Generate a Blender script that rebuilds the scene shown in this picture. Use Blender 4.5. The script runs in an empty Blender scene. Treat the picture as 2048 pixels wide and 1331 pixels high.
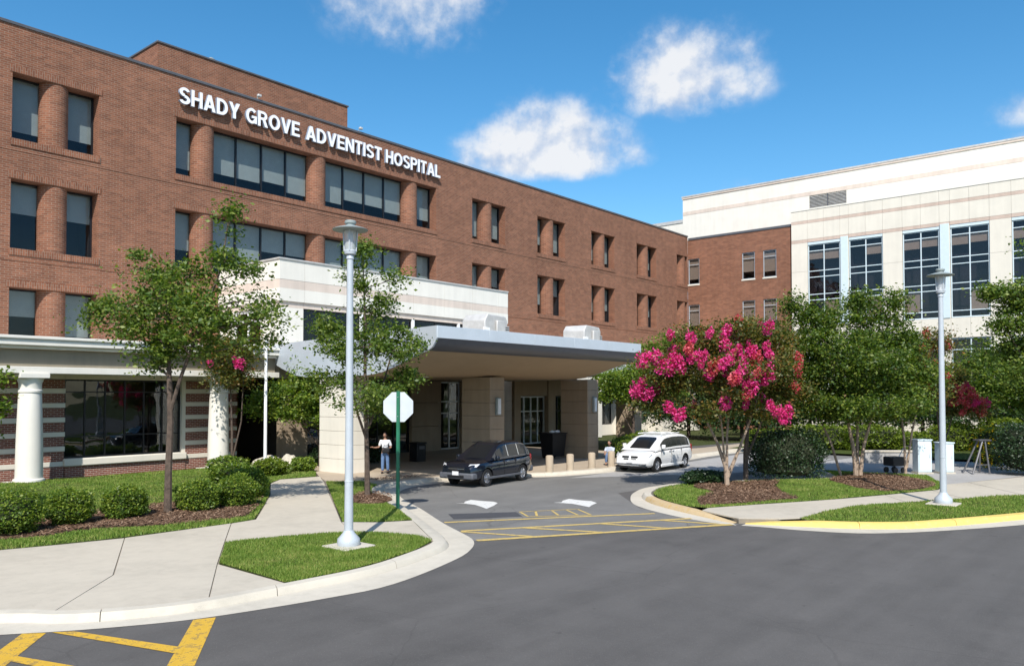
import bpy, bmesh, math, random
import numpy as np
from mathutils import Vector, Matrix

# ------------------------------------------------------------------ camera, sky, sun, exposure
scene = bpy.context.scene
col = scene.collection
RAD = math.radians
YAW = RAD(40.249); TILT = RAD(1.5)
cam_d = bpy.data.cameras.new('camera'); cam = bpy.data.objects.new('camera', cam_d); col.objects.link(cam)
cam.location = (0, 0, 3.5)
fwd = Vector((math.cos(YAW)*math.cos(TILT), math.sin(YAW)*math.cos(TILT), math.sin(TILT)))
cam.rotation_euler = fwd.to_track_quat('-Z', 'Y').to_euler()
cam_d.sensor_width = 36; cam_d.lens = 27.95; cam_d.shift_y = 0.0395; cam_d.clip_end = 3000; cam_d.clip_start = 0.1
scene.camera = cam

SUN_EL = RAD(46); SUN_H = Vector((0.79, 0.61, 0)).normalized()      # horizontal direction the light travels
sun_dir = Vector((SUN_H.x*math.cos(SUN_EL), SUN_H.y*math.cos(SUN_EL), -math.sin(SUN_EL)))
sd = bpy.data.lights.new('sun', 'SUN'); sd.energy = 5.0; sd.angle = RAD(0.53); sd.color = (1.0, 0.95, 0.87)
so = bpy.data.objects.new('sun', sd); col.objects.link(so); so.rotation_euler = sun_dir.to_track_quat('-Z', 'Y').to_euler()
so.location = (-20, -20, 60)

world = bpy.data.worlds.new('World'); scene.world = world; world.use_nodes = True
wn = world.node_tree; wn.nodes.clear()
def wnode(t, **k):
    n = wn.nodes.new(t)
    for a, b in k.items(): setattr(n, a, b)
    return n
def wl(a, b): wn.links.new(a, b)
def wm(op, a, b=None, c=None, clamp=False):
    n = wn.nodes.new('ShaderNodeMath'); n.operation = op; n.use_clamp = clamp
    for i, v in enumerate((a, b, c)):
        if v is None: continue
        if isinstance(v, (int, float)): n.inputs[i].default_value = v
        else: wl(v, n.inputs[i])
    return n.outputs[0]
sky = wnode('ShaderNodeTexSky', sky_type='NISHITA', sun_disc=False, sun_elevation=SUN_EL)
sky.sun_rotation = math.atan2(-SUN_H.x, -SUN_H.y)                    # compass direction of the sun itself
sky.air_density = 1.0; sky.dust_density = 0.8; sky.ozone_density = 2.2; sky.altitude = 100
geo = wnode('ShaderNodeTexCoord')
sep = wnode('ShaderNodeSeparateXYZ'); wl(geo.outputs['Generated'], sep.inputs[0])
dx, dy, dz = sep.outputs
az = wm('MULTIPLY', wm('ARCTAN2', dy, dx), 180/math.pi)
el = wm('MULTIPLY', wm('ARCSINE', dz), 180/math.pi)
cmb = wnode('ShaderNodeCombineXYZ'); wl(az, cmb.inputs[0]); wl(el, cmb.inputs[1])
nz = wnode('ShaderNodeTexNoise'); nz.inputs['Scale'].default_value = 0.33; nz.inputs['Detail'].default_value = 7; nz.inputs['Roughness'].default_value = 0.56
wl(cmb.outputs[0], nz.inputs['Vector'])
nz2 = wnode('ShaderNodeTexNoise'); nz2.inputs['Scale'].default_value = 0.16; nz2.inputs['Detail'].default_value = 4
wl(cmb.outputs[0], nz2.inputs['Vector'])
n1 = wm('SUBTRACT', nz.outputs[0], 0.5); n2 = wm('SUBTRACT', nz2.outputs[0], 0.5)
# cumulus: azimuth, elevation of the base, half width, height above / below the base, density (degrees)
CLOUDS = [(47.6, 26.6, 7.5, 3.0, 3.6, 0.75), (27.8, 21.0, 6.4, 4.2, 2.3, 1.1), (37.6, 16.4, 7.0, 4.5, 1.4, 1.45), (5.6, 16.7, 4.6, 1.4, 1.2, 0.7),
          (24.0, 14.2, 2.2, 1.3, 1.0, 0.30), (6.5, 15.0, 3.0, .9, .8, 0.4),
          (95, 18, 10, 5, 2, 1.0), (140, 25, 12, 6, 3, .9), (-40, 20, 9, 5, 2, 1.0), (-75, 30, 14, 6, 3, .8), (-110, 17, 10, 4, 2, 1.0), (175, 16, 11, 4, 2, 1.0), (-150, 28, 12, 6, 3, .9), (118, 42, 12, 6, 4, .7), (-5, 48, 12, 6, 5, .6), (70, 50, 11, 5, 4, .6)]
tot = None
for (a0, e0, ra, up, dn, dens) in CLOUDS:
    du = wm('DIVIDE', wm('SUBTRACT', az, a0), ra)
    de = wm('SUBTRACT', el, e0)
    dv = wm('SUBTRACT', wm('DIVIDE', wm('MAXIMUM', de, 0.0), up), wm('DIVIDE', wm('MINIMUM', de, 0.0), dn))
    r = wm('SQRT', wm('ADD', wm('MULTIPLY', du, du), wm('MULTIPLY', dv, dv)))
    m = wm('MULTIPLY', wm('MAXIMUM', wm('SUBTRACT', 1.15, r), 0.0), dens)
    tot = m if tot is None else wm('MAXIMUM', tot, m)
up = wnode('ShaderNodeVectorMath', operation='ADD'); wl(cmb.outputs[0], up.inputs[0]); up.inputs[1].default_value = (0.45, 0.75, 0)
nz3 = wnode('ShaderNodeTexNoise'); nz3.inputs['Scale'].default_value = 0.33; nz3.inputs['Detail'].default_value = 5; nz3.inputs['Roughness'].default_value = 0.56; wl(up.outputs[0], nz3.inputs['Vector'])
nz4 = wnode('ShaderNodeTexNoise'); nz4.inputs['Scale'].default_value = 1.5; nz4.inputs['Detail'].default_value = 6; nz4.inputs['Roughness'].default_value = 0.62; wl(cmb.outputs[0], nz4.inputs['Vector'])
n4 = wm('SUBTRACT', nz4.outputs[0], 0.5)
fld = wm('ADD', tot, wm('ADD', wm('MULTIPLY', n4, 0.30), wm('ADD', wm('MULTIPLY', n1, 1.35), wm('MULTIPLY', n2, 0.8))))
gate = wm('MULTIPLY', tot, 3.0, clamp=True)
mr = wnode('ShaderNodeMapRange', interpolation_type='SMOOTHSTEP'); wl(fld, mr.inputs[0]); mr.inputs[1].default_value = 0.05; mr.inputs[2].default_value = 0.98
alpha = wm('MULTIPLY', wm('MULTIPLY', mr.outputs[0], gate), 0.96)
lit = wm('ADD', wm('MULTIPLY', wm('SUBTRACT', nz.outputs[0], nz3.outputs[0]), 2.6), wm('MULTIPLY', fld, 0.55))
crm = wnode('ShaderNodeValToRGB'); wl(lit, crm.inputs[0])
crm.color_ramp.elements[0].position = 0.0; crm.color_ramp.elements[0].color = (3.6, 4.3, 5.5, 1)
crm.color_ramp.elements[1].position = 0.62; crm.color_ramp.elements[1].color = (6.0, 6.1, 6.3, 1)
hsv = wnode('ShaderNodeHueSaturation'); hsv.inputs['Saturation'].default_value = 1.34; hsv.inputs['Value'].default_value = 1.2; hsv.inputs['Hue'].default_value = 0.492
wl(sky.outputs[0], hsv.inputs['Color'])
mx = wnode('ShaderNodeMix', data_type='RGBA'); wl(alpha, mx.inputs[0]); wl(hsv.outputs[0], mx.inputs[6]); wl(crm.outputs[0], mx.inputs[7])
bg = wnode('ShaderNodeBackground'); bg.inputs[1].default_value = 0.128; wl(mx.outputs[2], bg.inputs[0])
wo = wnode('ShaderNodeOutputWorld'); wl(bg.outputs[0], wo.inputs[0])

vs = scene.view_settings; vs.view_transform = 'Standard'; vs.look = 'None'; vs.exposure = 0.22; vs.gamma = 1.0; vs.use_curve_mapping = False
cy = scene.cycles
cy.use_denoising = True; cy.max_bounces = 7; cy.diffuse_bounces = 3; cy.glossy_bounces = 3; cy.transmission_bounces = 4; cy.transparent_max_bounces = 8
cy.caustics_reflective = False; cy.caustics_refractive = False; cy.sample_clamp_indirect = 6

# ------------------------------------------------------------------ helpers
rng = random.Random(7)
class NT:
    """tiny node-tree writer"""
    def __init__(s, name):
        s.m = bpy.data.materials.new(name); s.m.use_nodes = True; s.t = s.m.node_tree; s.t.nodes.clear()
        s.out = s.t.nodes.new('ShaderNodeOutputMaterial')
    def n(s, typ, ins=None, **k):
        nd = s.t.nodes.new(typ)
        for a, b in k.items(): setattr(nd, a, b)
        for a, b in (ins or {}).items():
            if isinstance(b, bpy.types.NodeSocket): s.t.links.new(b, nd.inputs[a])
            else: nd.inputs[a].default_value = b
        return nd
    def math(s, op, a, b=0.0, clamp=False):
        return s.n('ShaderNodeMath', {0: a, 1: b}, operation=op, use_clamp=clamp).outputs[0]
    def mix(s, f, a, b, blend='MIX'):
        return s.n('ShaderNodeMix', {0: f, 6: a, 7: b}, data_type='RGBA', blend_type=blend).outputs[2]
    def ramp(s, f, stops):
        r = s.n('ShaderNodeValToRGB', {0: f}); e = r.color_ramp.elements
        while len(e) < len(stops): e.new(0.5)
        for i, (p, c) in enumerate(stops): e[i].position = p; e[i].color = c if len(c) == 4 else (*c, 1)
        return r.outputs[0]
    def noise(s, vec, scale, detail=3, rough=0.55):
        return s.n('ShaderNodeTexNoise', {'Vector': vec, 'Scale': scale, 'Detail': detail, 'Roughness': rough}).outputs[0]
    def obj(s): return s.n('ShaderNodeTexCoord').outputs['Object']
    def pos(s): return s.n('ShaderNodeNewGeometry').outputs['Position']
    def done(s, shader): s.t.links.new(shader, s.out.inputs[0]); return s.m
    def bsdf(s, colr, rough=0.7, metal=0.0, spec=0.4, normal=None, coat=0.0):
        b = s.n('ShaderNodeBsdfPrincipled', {'Base Color': colr, 'Roughness': rough, 'Metallic': metal, 'Specular IOR Level': spec, 'Coat Weight': coat})
        if normal is not None: s.t.links.new(normal, b.inputs['Normal'])
        return b.outputs[0]
    def bump(s, h, strength=0.3, dist=0.02):
        return s.n('ShaderNodeBump', {'Height': h, 'Strength': strength, 'Distance': dist}).outputs[0]
def c4(c): return (*c, 1)
def plain(name, c, rough=0.6, metal=0.0, spec=0.4, var=0.12, scale=3.0, bump=0.0, coat=0.0):
    """colour with soft wear variation, in world space"""
    t = NT(name); p = t.pos()
    f = t.noise(p, scale, 4); f2 = t.noise(p, scale*14, 2)
    dark = tuple(v*(1-var*1.6) for v in c); lite = tuple(min(1, v*(1+var)) for v in c)
    cc = t.ramp(t.math('ADD', t.math('MULTIPLY', f, 0.75), t.math('MULTIPLY', f2, 0.25)), [(0.3, dark), (0.7, lite)])
    rr = t.math('ADD', t.math('MULTIPLY', f, 0.2), rough-0.1)
    nn = t.bump(f2, bump, 0.02) if bump else None
    return t.done(t.bsdf(cc, rr, metal, spec, nn, coat))

def brick_mat(name, c1, c2, mortar, bw=0.30, bh=0.10):
    t = NT(name); uv = t.n('ShaderNodeTexCoord').outputs['UV']
    b = t.n('ShaderNodeTexBrick', {'Vector': uv, 'Color1': c4(c1), 'Color2': c4(c2), 'Mortar': c4(mortar), 'Scale': 1.0, 'Mortar Size': 0.012, 'Mortar Smooth': 0.3, 'Bias': 0.0, 'Brick Width': bw, 'Row Height': bh})
    b.offset = 0.5
    p = t.pos()
    big = t.noise(p, 0.35, 4); mid = t.noise(p, 2.2, 3)
    # single bricks burnt darker or paler
    wh = t.n('ShaderNodeTexWhiteNoise', {'Vector': t.n('ShaderNodeVectorMath', {0: t.n('ShaderNodeVectorMath', {0: uv, 1: (1/bw*0.5, 1/bh*0.5, 1)}, operation='MULTIPLY').outputs[0]}, operation='FLOOR').outputs[0]}, noise_dimensions='2D').outputs[0]
    k = t.math('ADD', t.math('MULTIPLY', big, 0.55), t.math('ADD', t.math('MULTIPLY', mid, 0.22), t.math('MULTIPLY', wh, 0.22)))
    st = t.noise(t.n('ShaderNodeVectorMath', {0: p, 1: (1.6, 1.6, 0.10)}, operation='MULTIPLY').outputs[0], 1.0, 4)       # rain streaks
    g = t.math('ADD', t.math('ADD', t.math('MULTIPLY', k, 0.9), t.math('MULTIPLY', st, 0.36)), 0.37)
    cc = t.mix(1.0, b.outputs['Color'], t.n('ShaderNodeCombineColor', {0: g, 1: g, 2: g}).outputs[0], 'MULTIPLY')
    h = t.math('SUBTRACT', t.math('MULTIPLY', mid, 0.3), b.outputs['Fac'])
    return t.done(t.bsdf(cc, 0.85, 0, 0.25, t.bump(h, 0.55, 0.012)))

def stone_mat(name, c, var=0.06, streak=0.10):
    t = NT(name); p = t.pos()
    f = t.noise(p, 0.9, 5); g2 = t.noise(p, 30, 2)
    st = t.noise(t.n('ShaderNodeVectorMath', {0: p, 1: (3.0, 3.0, 0.22)}, operation='MULTIPLY').outputs[0], 1.0, 4)   # rain streaks run down
    v = t.math('ADD', t.math('MULTIPLY', f, 0.45), t.math('ADD', t.math('MULTIPLY', st, 0.4), t.math('MULTIPLY', g2, 0.15)))
    lo = tuple(x*(1-streak-var) for x in c); hi = tuple(min(.95, x*(1+var)) for x in c)
    return t.done(t.bsdf(t.ramp(v, [(0.33, lo), (0.58, hi)]), 0.8, 0, 0.25, t.bump(g2, 0.12, 0.01)))

def glass_mat(name, tint, refl=0.09, rough=0.015):
    t = NT(name)
    tr = t.n('ShaderNodeBsdfTransparent', {0: c4(tint)}).outputs[0]
    nrm = t.bump(t.noise(t.pos(), 0.55, 2), 0.03, 0.5)
    gl = t.n('ShaderNodeBsdfGlossy', {'Color': (0.9, 0.95, 1, 1), 'Roughness': rough, 'Normal': nrm}).outputs[0]
    gm = t.n('ShaderNodeNewGeometry'); cs = t.math('ABSOLUTE', t.n('ShaderNodeVectorMath', {0: gm.outputs['Incoming'], 1: gm.outputs['Normal']}, operation='DOT_PRODUCT').outputs['Value'])
    fac = t.math('ADD', t.math('MULTIPLY', t.math('POWER', t.math('SUBTRACT', 1.0, cs), 5.0), 0.9), refl, clamp=True)       # same from both sides of the pane
    return t.done(t.n('ShaderNodeMixShader', {0: fac, 1: tr, 2: gl}).outputs[0])

def leaf_mat(name, stops, trans=0.42, gloss=0.12, bigw=0.3, bigs=0.9):
    t = NT(name); r = t.n('ShaderNodeNewGeometry').outputs['Random Per Island']
    big = t.noise(t.pos(), bigs, 3)
    f = t.math('ADD', t.math('MULTIPLY', r, 1-bigw), t.math('MULTIPLY', big, bigw))
    cc = t.ramp(f, stops)
    d = t.n('ShaderNodeBsdfDiffuse', {0: cc}).outputs[0]
    cl = t.mix(1.0, cc, (1.25, 1.35, 0.5, 1), 'MULTIPLY')
    tl = t.n('ShaderNodeBsdfTranslucent', {0: cl}).outputs[0]
    m1 = t.n('ShaderNodeMixShader', {0: trans, 1: d, 2: tl}).outputs[0]
    gl = t.n('ShaderNodeBsdfGlossy', {'Color': (1, 1, 1, 1), 'Roughness': 0.5}).outputs[0]
    return t.done(t.n('ShaderNodeMixShader', {0: gloss*0.2, 1: m1, 2: gl}).outputs[0])

class MB:
    """collects faces (with uvs in metres) into ONE mesh object"""
    def __init__(s): s.v = []; s.f = []; s.uv = []; s.mi = []; s.cur = 0
    def face(s, pts, uvs=None):
        i = len(s.v); s.v.extend([tuple(p) for p in pts]); s.f.append(tuple(range(i, i+len(pts))))
        s.uv.extend(uvs if uvs else [(p[0]+p[1]*0.31, p[2]) for p in pts]); s.mi.append(s.cur)
    def box(s, s0, s1, d0, d1, z0, z1, fr=None, rot=False, skip=''):
        P = (lambda a, d, z: (a, d, z)) if fr is None else (lambda a, d, z: fr.p(a, z, d))
        q = [[[P(a, d, z) for z in (z0, z1)] for d in (d0, d1)] for a in (s0, s1)]
        R_ = (lambda u, v: (v, u)) if rot else (lambda u, v: (u, v))
        if 'f' not in skip: s.face([q[0][0][0], q[1][0][0], q[1][0][1], q[0][0][1]], [R_(s0, z0), R_(s1, z0), R_(s1, z1), R_(s0, z1)])
        if 'b' not in skip: s.face([q[1][1][0], q[0][1][0], q[0][1][1], q[1][1][1]], [R_(s1, z0), R_(s0, z0), R_(s0, z1), R_(s1, z1)])
        if 'l' not in skip: s.face([q[0][1][0], q[0][0][0], q[0][0][1], q[0][1][1]], [R_(d1, z0), R_(d0, z0), R_(d0, z1), R_(d1, z1)])
        if 'r' not in skip: s.face([q[1][0][0], q[1][1][0], q[1][1][1], q[1][0][1]], [R_(d0, z0), R_(d1, z0), R_(d1, z1), R_(d0, z1)])
        if 't' not in skip: s.face([q[0][0][1], q[1][0][1], q[1][1][1], q[0][1][1]], [R_(s0, d0), R_(s1, d0), R_(s1, d1), R_(s0, d1)])
        if 'u' not in skip: s.face([q[0][1][0], q[1][1][0], q[1][0][0], q[0][0][0]], [R_(s0, d1), R_(s1, d1), R_(s1, d0), R_(s0, d0)])
        return s
    def prism(s, poly, z0, z1, bottom=False):
        n = len(poly); A = sum(poly[i][0]*poly[(i+1) % n][1]-poly[(i+1) % n][0]*poly[i][1] for i in range(n))
        if A < 0: poly = poly[::-1]
        s.face([(x, y, z1) for x, y in poly], [(x, y) for x, y in poly])
        if bottom: s.face([(x, y, z0) for x, y in poly[::-1]], [(x, y) for x, y in poly[::-1]])
        if z0 != z1:
            for i in range(n):
                a, b = poly[i], poly[(i+1) % n]; L = math.hypot(b[0]-a[0], b[1]-a[1])
                s.face([(*a, z0), (*b, z0), (*b, z1), (*a, z1)], [(0, z0), (L, z0), (L, z1), (0, z1)])
        return s
    def lathe(s, prof, c=(0, 0, 0), n=20, caps=True):
        for (r0, z0), (r1, z1) in zip(prof, prof[1:]):
            for i in range(n):
                a, b = 2*math.pi*i/n, 2*math.pi*(i+1)/n
                pts = [(c[0]+r0*math.cos(a), c[1]+r0*math.sin(a), c[2]+z0), (c[0]+r0*math.cos(b), c[1]+r0*math.sin(b), c[2]+z0), (c[0]+r1*math.cos(b), c[1]+r1*math.sin(b), c[2]+z1), (c[0]+r1*math.cos(a), c[1]+r1*math.sin(a), c[2]+z1)]
                R_ = max(r0, r1); s.face(pts, [(a*R_, z0), (b*R_, z0), (b*R_, z1), (a*R_, z1)])
        if caps:
            for (r, z), o in ((prof[0], -1), (prof[-1], 1)):
                if r > 1e-4:
                    pts = [(c[0]+r*math.cos(2*math.pi*i/n), c[1]+r*math.sin(2*math.pi*i/n), c[2]+z) for i in range(n)]
                    s.face(pts if o > 0 else pts[::-1], [(p[0], p[1]) for p in pts])
        return s
    def tube(s, pts, radii, n=6, cap=True):
        pts = [Vector(p) for p in pts]; rings = []
        for i, p in enumerate(pts):
            d = (pts[min(i+1, len(pts)-1)]-pts[max(i-1, 0)]).normalized()
            u = d.cross(Vector((0, 0, 1)) if abs(d.z) < .9 else Vector((1, 0, 0))).normalized(); w = d.cross(u)
            r = radii[i] if isinstance(radii, (list, tuple)) else radii
            rings.append([p+(u*math.cos(2*math.pi*k/n)+w*math.sin(2*math.pi*k/n))*r for k in range(n)])
        L = 0
        for i in range(len(rings)-1):
            dl = (pts[i+1]-pts[i]).length
            for k in range(n):
                j = (k+1) % n; s.face([rings[i][k], rings[i][j], rings[i+1][j], rings[i+1][k]], [(k/n, L), ((k+1)/n, L), ((k+1)/n, L+dl), (k/n, L+dl)])
            L += dl
        if cap: s.face(rings[0][::-1]); s.face(rings[-1])
        return s
    def mesh(s, name, mats, smooth=False):
        me = bpy.data.meshes.new(name); me.from_pydata(s.v, [], s.f); ul = me.uv_layers.new(name='UVMap')
        ul.data.foreach_set('uv', np.array(s.uv, dtype=np.float32).ravel())
        for m in (mats if isinstance(mats, (list, tuple)) else [mats]): me.materials.append(m)
        if any(s.mi): me.polygons.foreach_set('material_index', s.mi)
        if smooth:
            bm = bmesh.new(); bm.from_mesh(me); bmesh.ops.remove_doubles(bm, verts=bm.verts, dist=1e-5)
            for f in bm.faces: f.smooth = True
            for e in bm.edges:
                if len(e.link_faces) == 2 and e.calc_face_angle(0) > RAD(38): e.smooth = False
            bm.to_mesh(me); bm.free()
        me.update(); return me
    def build(s, name, mats, parent=None, smooth=False, bevel=0.0):
        o = link(name, s.mesh(name, mats, smooth or bevel > 0), parent)
        if bevel:
            b = o.modifiers.new('bevel', 'BEVEL'); b.width = bevel; b.segments = 2; b.limit_method = 'ANGLE'; b.angle_limit = RAD(35)
        return o
def link(name, data, parent=None):
    o = bpy.data.objects.new(name, data); col.objects.link(o)
    if parent is not None: o.parent = parent
    return o
def tag(o, label=None, cat=None, group=None, kind=None):
    for k, v in (('label', label), ('category', cat), ('group', group), ('kind', kind)):
        if v: o[k] = v
    return o
def thing(name, label, cat, loc=(0, 0, 0), rz=0.0, group=None):
    o = link(name, None); o.location = loc; o.rotation_euler = (0, 0, rz); o.empty_display_size = 0.3
    return tag(o, label, cat, group)
def dup(o, parent=None):
    c = o.copy(); col.objects.link(c); c.parent = parent
    for ch in list(o.children): dup(ch, c)
    return c
class Frame:
    def __init__(s, o, a, n): s.o = Vector(o); s.a = Vector(a); s.n = Vector(n)
    def p(s, t, z, d=0.0): q = s.o+s.a*t-s.n*d; return (q.x, q.y, z)
FF = Frame((0, 40, 0), (1, 0, 0), (0, -1, 0))           # main brick front
FW = Frame((76.05, 0, 0), (0, 1, 0), (-1, 0, 0))        # right-hand wing
def smooth_path(pts, n):
    """Catmull-Rom, resampled to n points by arc length"""
    P = np.array(pts, float); Q = np.vstack([2*P[0]-P[1], P, 2*P[-1]-P[-2]]); out = []
    for i in range(1, len(Q)-2):
        for t in np.linspace(0, 1, 12, endpoint=False):
            out.append(0.5*((2*Q[i])+(-Q[i-1]+Q[i+1])*t+(2*Q[i-1]-5*Q[i]+4*Q[i+1]-Q[i+2])*t*t+(-Q[i-1]+3*Q[i]-3*Q[i+1]+Q[i+2])*t**3))
    out.append(P[-1]); out = np.array(out)
    s = np.r_[0, np.cumsum(np.hypot(*np.diff(out, axis=0).T))]; u = np.linspace(0, s[-1], n)
    return [(float(np.interp(k, s, out[:, 0])), float(np.interp(k, s, out[:, 1]))) for k in u]
def inside(poly, x, y):
    P = np.array(poly); r = np.zeros(len(x), bool); j = len(P)-1
    for i in range(len(P)):
        c = ((P[i, 1] > y) != (P[j, 1] > y)) & (x < (P[j, 0]-P[i, 0])*(y-P[i, 1])/(P[j, 1]-P[i, 1]+1e-12)+P[i, 0]); r ^= c; j = i
    return r
def inset(poly, d):
    c = np.mean(np.array(poly), axis=0); n = len(poly); out = []
    A = sum(poly[i][0]*poly[(i+1) % n][1]-poly[(i+1) % n][0]*poly[i][1] for i in range(n)); sg = 1 if A > 0 else -1
    for i in range(n):
        a, b, e = Vector(poly[i-1]), Vector(poly[i]), Vector(poly[(i+1) % n])
        u = (b-a).normalized(); w = (e-b).normalized()
        nn = Vector((-(u.y+w.y), u.x+w.x))*sg
        nn = nn.normalized() if nn.length > 1e-6 else Vector((0, 0))
        out.append((b.x+nn.x*d, b.y+nn.y*d))
    return out

# ------------------------------------------------------------------ materials
M = {}
M['brick'] = brick_mat('red_brick', (0.255, 0.102, 0.057), (0.175, 0.068, 0.040), (0.27, 0.195, 0.145))
M['brick_dark'] = brick_mat('porch_brick', (0.23, 0.075, 0.05), (0.17, 0.055, 0.04), (0.40, 0.31, 0.26), 0.24, 0.08)
M['stone'] = stone_mat('cream_precast', (0.71, 0.665, 0.58), .03, .05); M['stone_w'] = stone_mat('white_precast', (0.72, 0.695, 0.63), .03, .05)
M['band'] = stone_mat('rose_band', (0.56, 0.44, 0.37)); M['band2'] = stone_mat('pale_rose_band', (0.62, 0.53, 0.46))
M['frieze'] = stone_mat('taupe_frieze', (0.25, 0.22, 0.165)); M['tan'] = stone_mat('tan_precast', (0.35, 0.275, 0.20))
M['soffit'] = stone_mat('tan_stucco_soffit', (0.46, 0.35, 0.235), .03, .03); M['joint'] = plain('joint_sealant', (0.20, 0.17, 0.14), 0.9); M['joint_g'] = plain('gritty_joint', (0.24, 0.205, 0.16), 0.95)
M['coping'] = plain('dark_metal_coping', (0.12, 0.12, 0.13), 0.45, 0.3, var=.1); M['coping_l'] = plain('pale_metal_coping', (0.55, 0.54, 0.52), 0.45, .2)
M['bronze'] = plain('dark_bronze_frame', (0.018, 0.019, 0.024), 0.4, 0.2); M['paleframe'] = plain('pale_blue_frame', (0.60, 0.70, 0.75), 0.4, 0.0, var=.04)
M['glass'] = glass_mat('window_glass', (0.74, 0.78, 0.81), 0.022); M['glass_d'] = glass_mat('dark_tinted_glass', (0.70, 0.69, 0.72), 0.03); M['glass_c'] = glass_mat('shop_glass', (0.80, 0.82, 0.82), 0.05)
M['blind'] = plain('roller_blind', (0.70, 0.68, 0.58), 0.9, var=.05); M['blind_t'] = plain('tan_roller_blind', (0.75, 0.62, 0.42), 0.9, var=.05)
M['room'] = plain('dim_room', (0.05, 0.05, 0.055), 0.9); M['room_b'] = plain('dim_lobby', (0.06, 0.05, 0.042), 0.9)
M['fascia'] = plain('blue_grey_metal', (0.56, 0.62, 0.68), 0.42, 0.1, var=.06, scale=.8); M['fascia_d'] = plain('dark_grey_metal', (0.115, 0.125, 0.15), 0.40, 0.3, var=.1)
M['white_metal'] = plain('white_painted_metal', (0.80, 0.81, 0.82), 0.45, var=.04); M['letter'] = plain('white_sign_face', (0.86, 0.87, 0.90), 0.4, var=.02); M['letter_side'] = plain('sign_return', (0.24, 0.29, 0.38), 0.5)
M['pole'] = plain('pale_blue_grey_paint', (0.48, 0.52, 0.56), 0.38, 0.1, var=.05); M['pole_d'] = plain('aged_grey_green_metal', (0.32, 0.36, 0.35), 0.5, 0.2)
M['green_post'] = plain('green_paint', (0.015, 0.14, 0.075), 0.45, var=.15); M['alu'] = plain('bare_aluminium', (0.62, 0.66, 0.69), 0.42, 0.35, var=.05)
M['black'] = plain('black_plastic', (0.012, 0.012, 0.014), 0.5); M['bark'] = plain('grey_brown_bark', (0.11, 0.08, 0.062), 0.9, var=.35, scale=9, bump=.5); M['bark_p'] = plain('pale_peeling_bark', (0.36, 0.27, 0.20), 0.85, var=.3, scale=5, bump=.3)

def asphalt(name, c, crack=0.3):
    t = NT(name); p = t.pos()
    big = t.noise(p, 0.16, 4); mid = t.noise(p, 1.3, 4); fine = t.noise(p, 45, 2, .7)
    rot = t.n('ShaderNodeMapping', {'Vector': p, 'Rotation': (0, 0, RAD(38)), 'Scale': (0.07, 0.85, 1)}).outputs[0]
    tr = t.noise(rot, 1.0, 3, .6); blot = t.noise(p, 0.7, 5, .65); drip = t.noise(p, 2.6, 3, .5)
    v = t.math('ADD', t.math('MULTIPLY', big, .26), t.math('ADD', t.math('MULTIPLY', mid, .16), t.math('ADD', t.math('MULTIPLY', t.math('ADD', t.math('MULTIPLY', fine, .6), t.math('MULTIPLY', t.noise(p, 14, 3, .7), .4)), .30), t.math('MULTIPLY', tr, .32))))
    cc = t.ramp(v, [(0.36, tuple(x*.70 for x in c)), (0.62, tuple(x*1.25 for x in c))])
    cc = t.mix(t.math('MULTIPLY', t.ramp(blot, [(0.60, (0, 0, 0)), (0.74, (1, 1, 1))]), .28), cc, c4(tuple(x*.45 for x in c)))
    cc = t.mix(t.math('MULTIPLY', t.ramp(drip, [(0.70, (0, 0, 0)), (0.76, (1, 1, 1))]), .45), cc, c4(tuple(x*.35 for x in c)))
    sp = t.n('ShaderNodeTexVoronoi', {'Vector': p, 'Scale': 26.0}).outputs['Distance']
    cc = t.mix(t.math('LESS_THAN', sp, 0.11), cc, c4(tuple(min(1, x*1.9) for x in c)))
    ed = t.n('ShaderNodeTexVoronoi', {'Vector': t.mix(0.12, p, t.n('ShaderNodeTexNoise', {'Vector': p, 'Scale': 1.2}).outputs['Color'], 'LINEAR_LIGHT'), 'Scale': 0.20}, feature='DISTANCE_TO_EDGE').outputs['Distance']
    cr = t.math('MULTIPLY', t.math('LESS_THAN', ed, 0.003), crack)
    cc = t.mix(cr, cc, c4(tuple(x*.35 for x in c)))
    return t.done(t.bsdf(cc, 0.88, 0, 0.3, t.bump(fine, 0.35, 0.01)))
M['road'] = asphalt('street_asphalt', (0.098, 0.092, 0.087), .14); M['drive'] = asphalt('worn_drive_asphalt', (0.160, 0.155, 0.147), .3); M['patch'] = asphalt('patched_asphalt', (0.062, 0.062, 0.068), 0)
def concrete(name, c):
    t = NT(name); p = t.pos()
    big = t.noise(p, 0.45, 5, .6); mid = t.noise(p, 4, 4); fine = t.noise(p, 60, 2)
    v = t.math('ADD', t.math('MULTIPLY', big, .5), t.math('ADD', t.math('MULTIPLY', mid, .3), t.math('MULTIPLY', fine, .2)))
    cc = t.ramp(v, [(0.30, tuple(x*.78 for x in c)), (0.52, c), (0.72, tuple(min(.9, x*1.10) for x in c))])
    stn = t.math('MULTIPLY', t.math('GREATER_THAN', t.noise(p, 2.1, 6, .7), 0.66), 0.16)
    cc = t.mix(stn, cc, (0.20, 0.17, 0.13, 1))
    return t.done(t.bsdf(cc, 0.85, 0, 0.3, t.bump(fine, 0.25, 0.006)))
M['conc'] = concrete('sidewalk_concrete', (0.485, 0.435, 0.355)); M['conc_l'] = concrete('kerb_concrete', (0.53, 0.485, 0.405)); M['conc_t'] = concrete('tan_apron_concrete', (0.42, 0.345, 0.26)); M['conc_g'] = concrete('grey_drive_concrete', (0.36, 0.35, 0.34))
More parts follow.
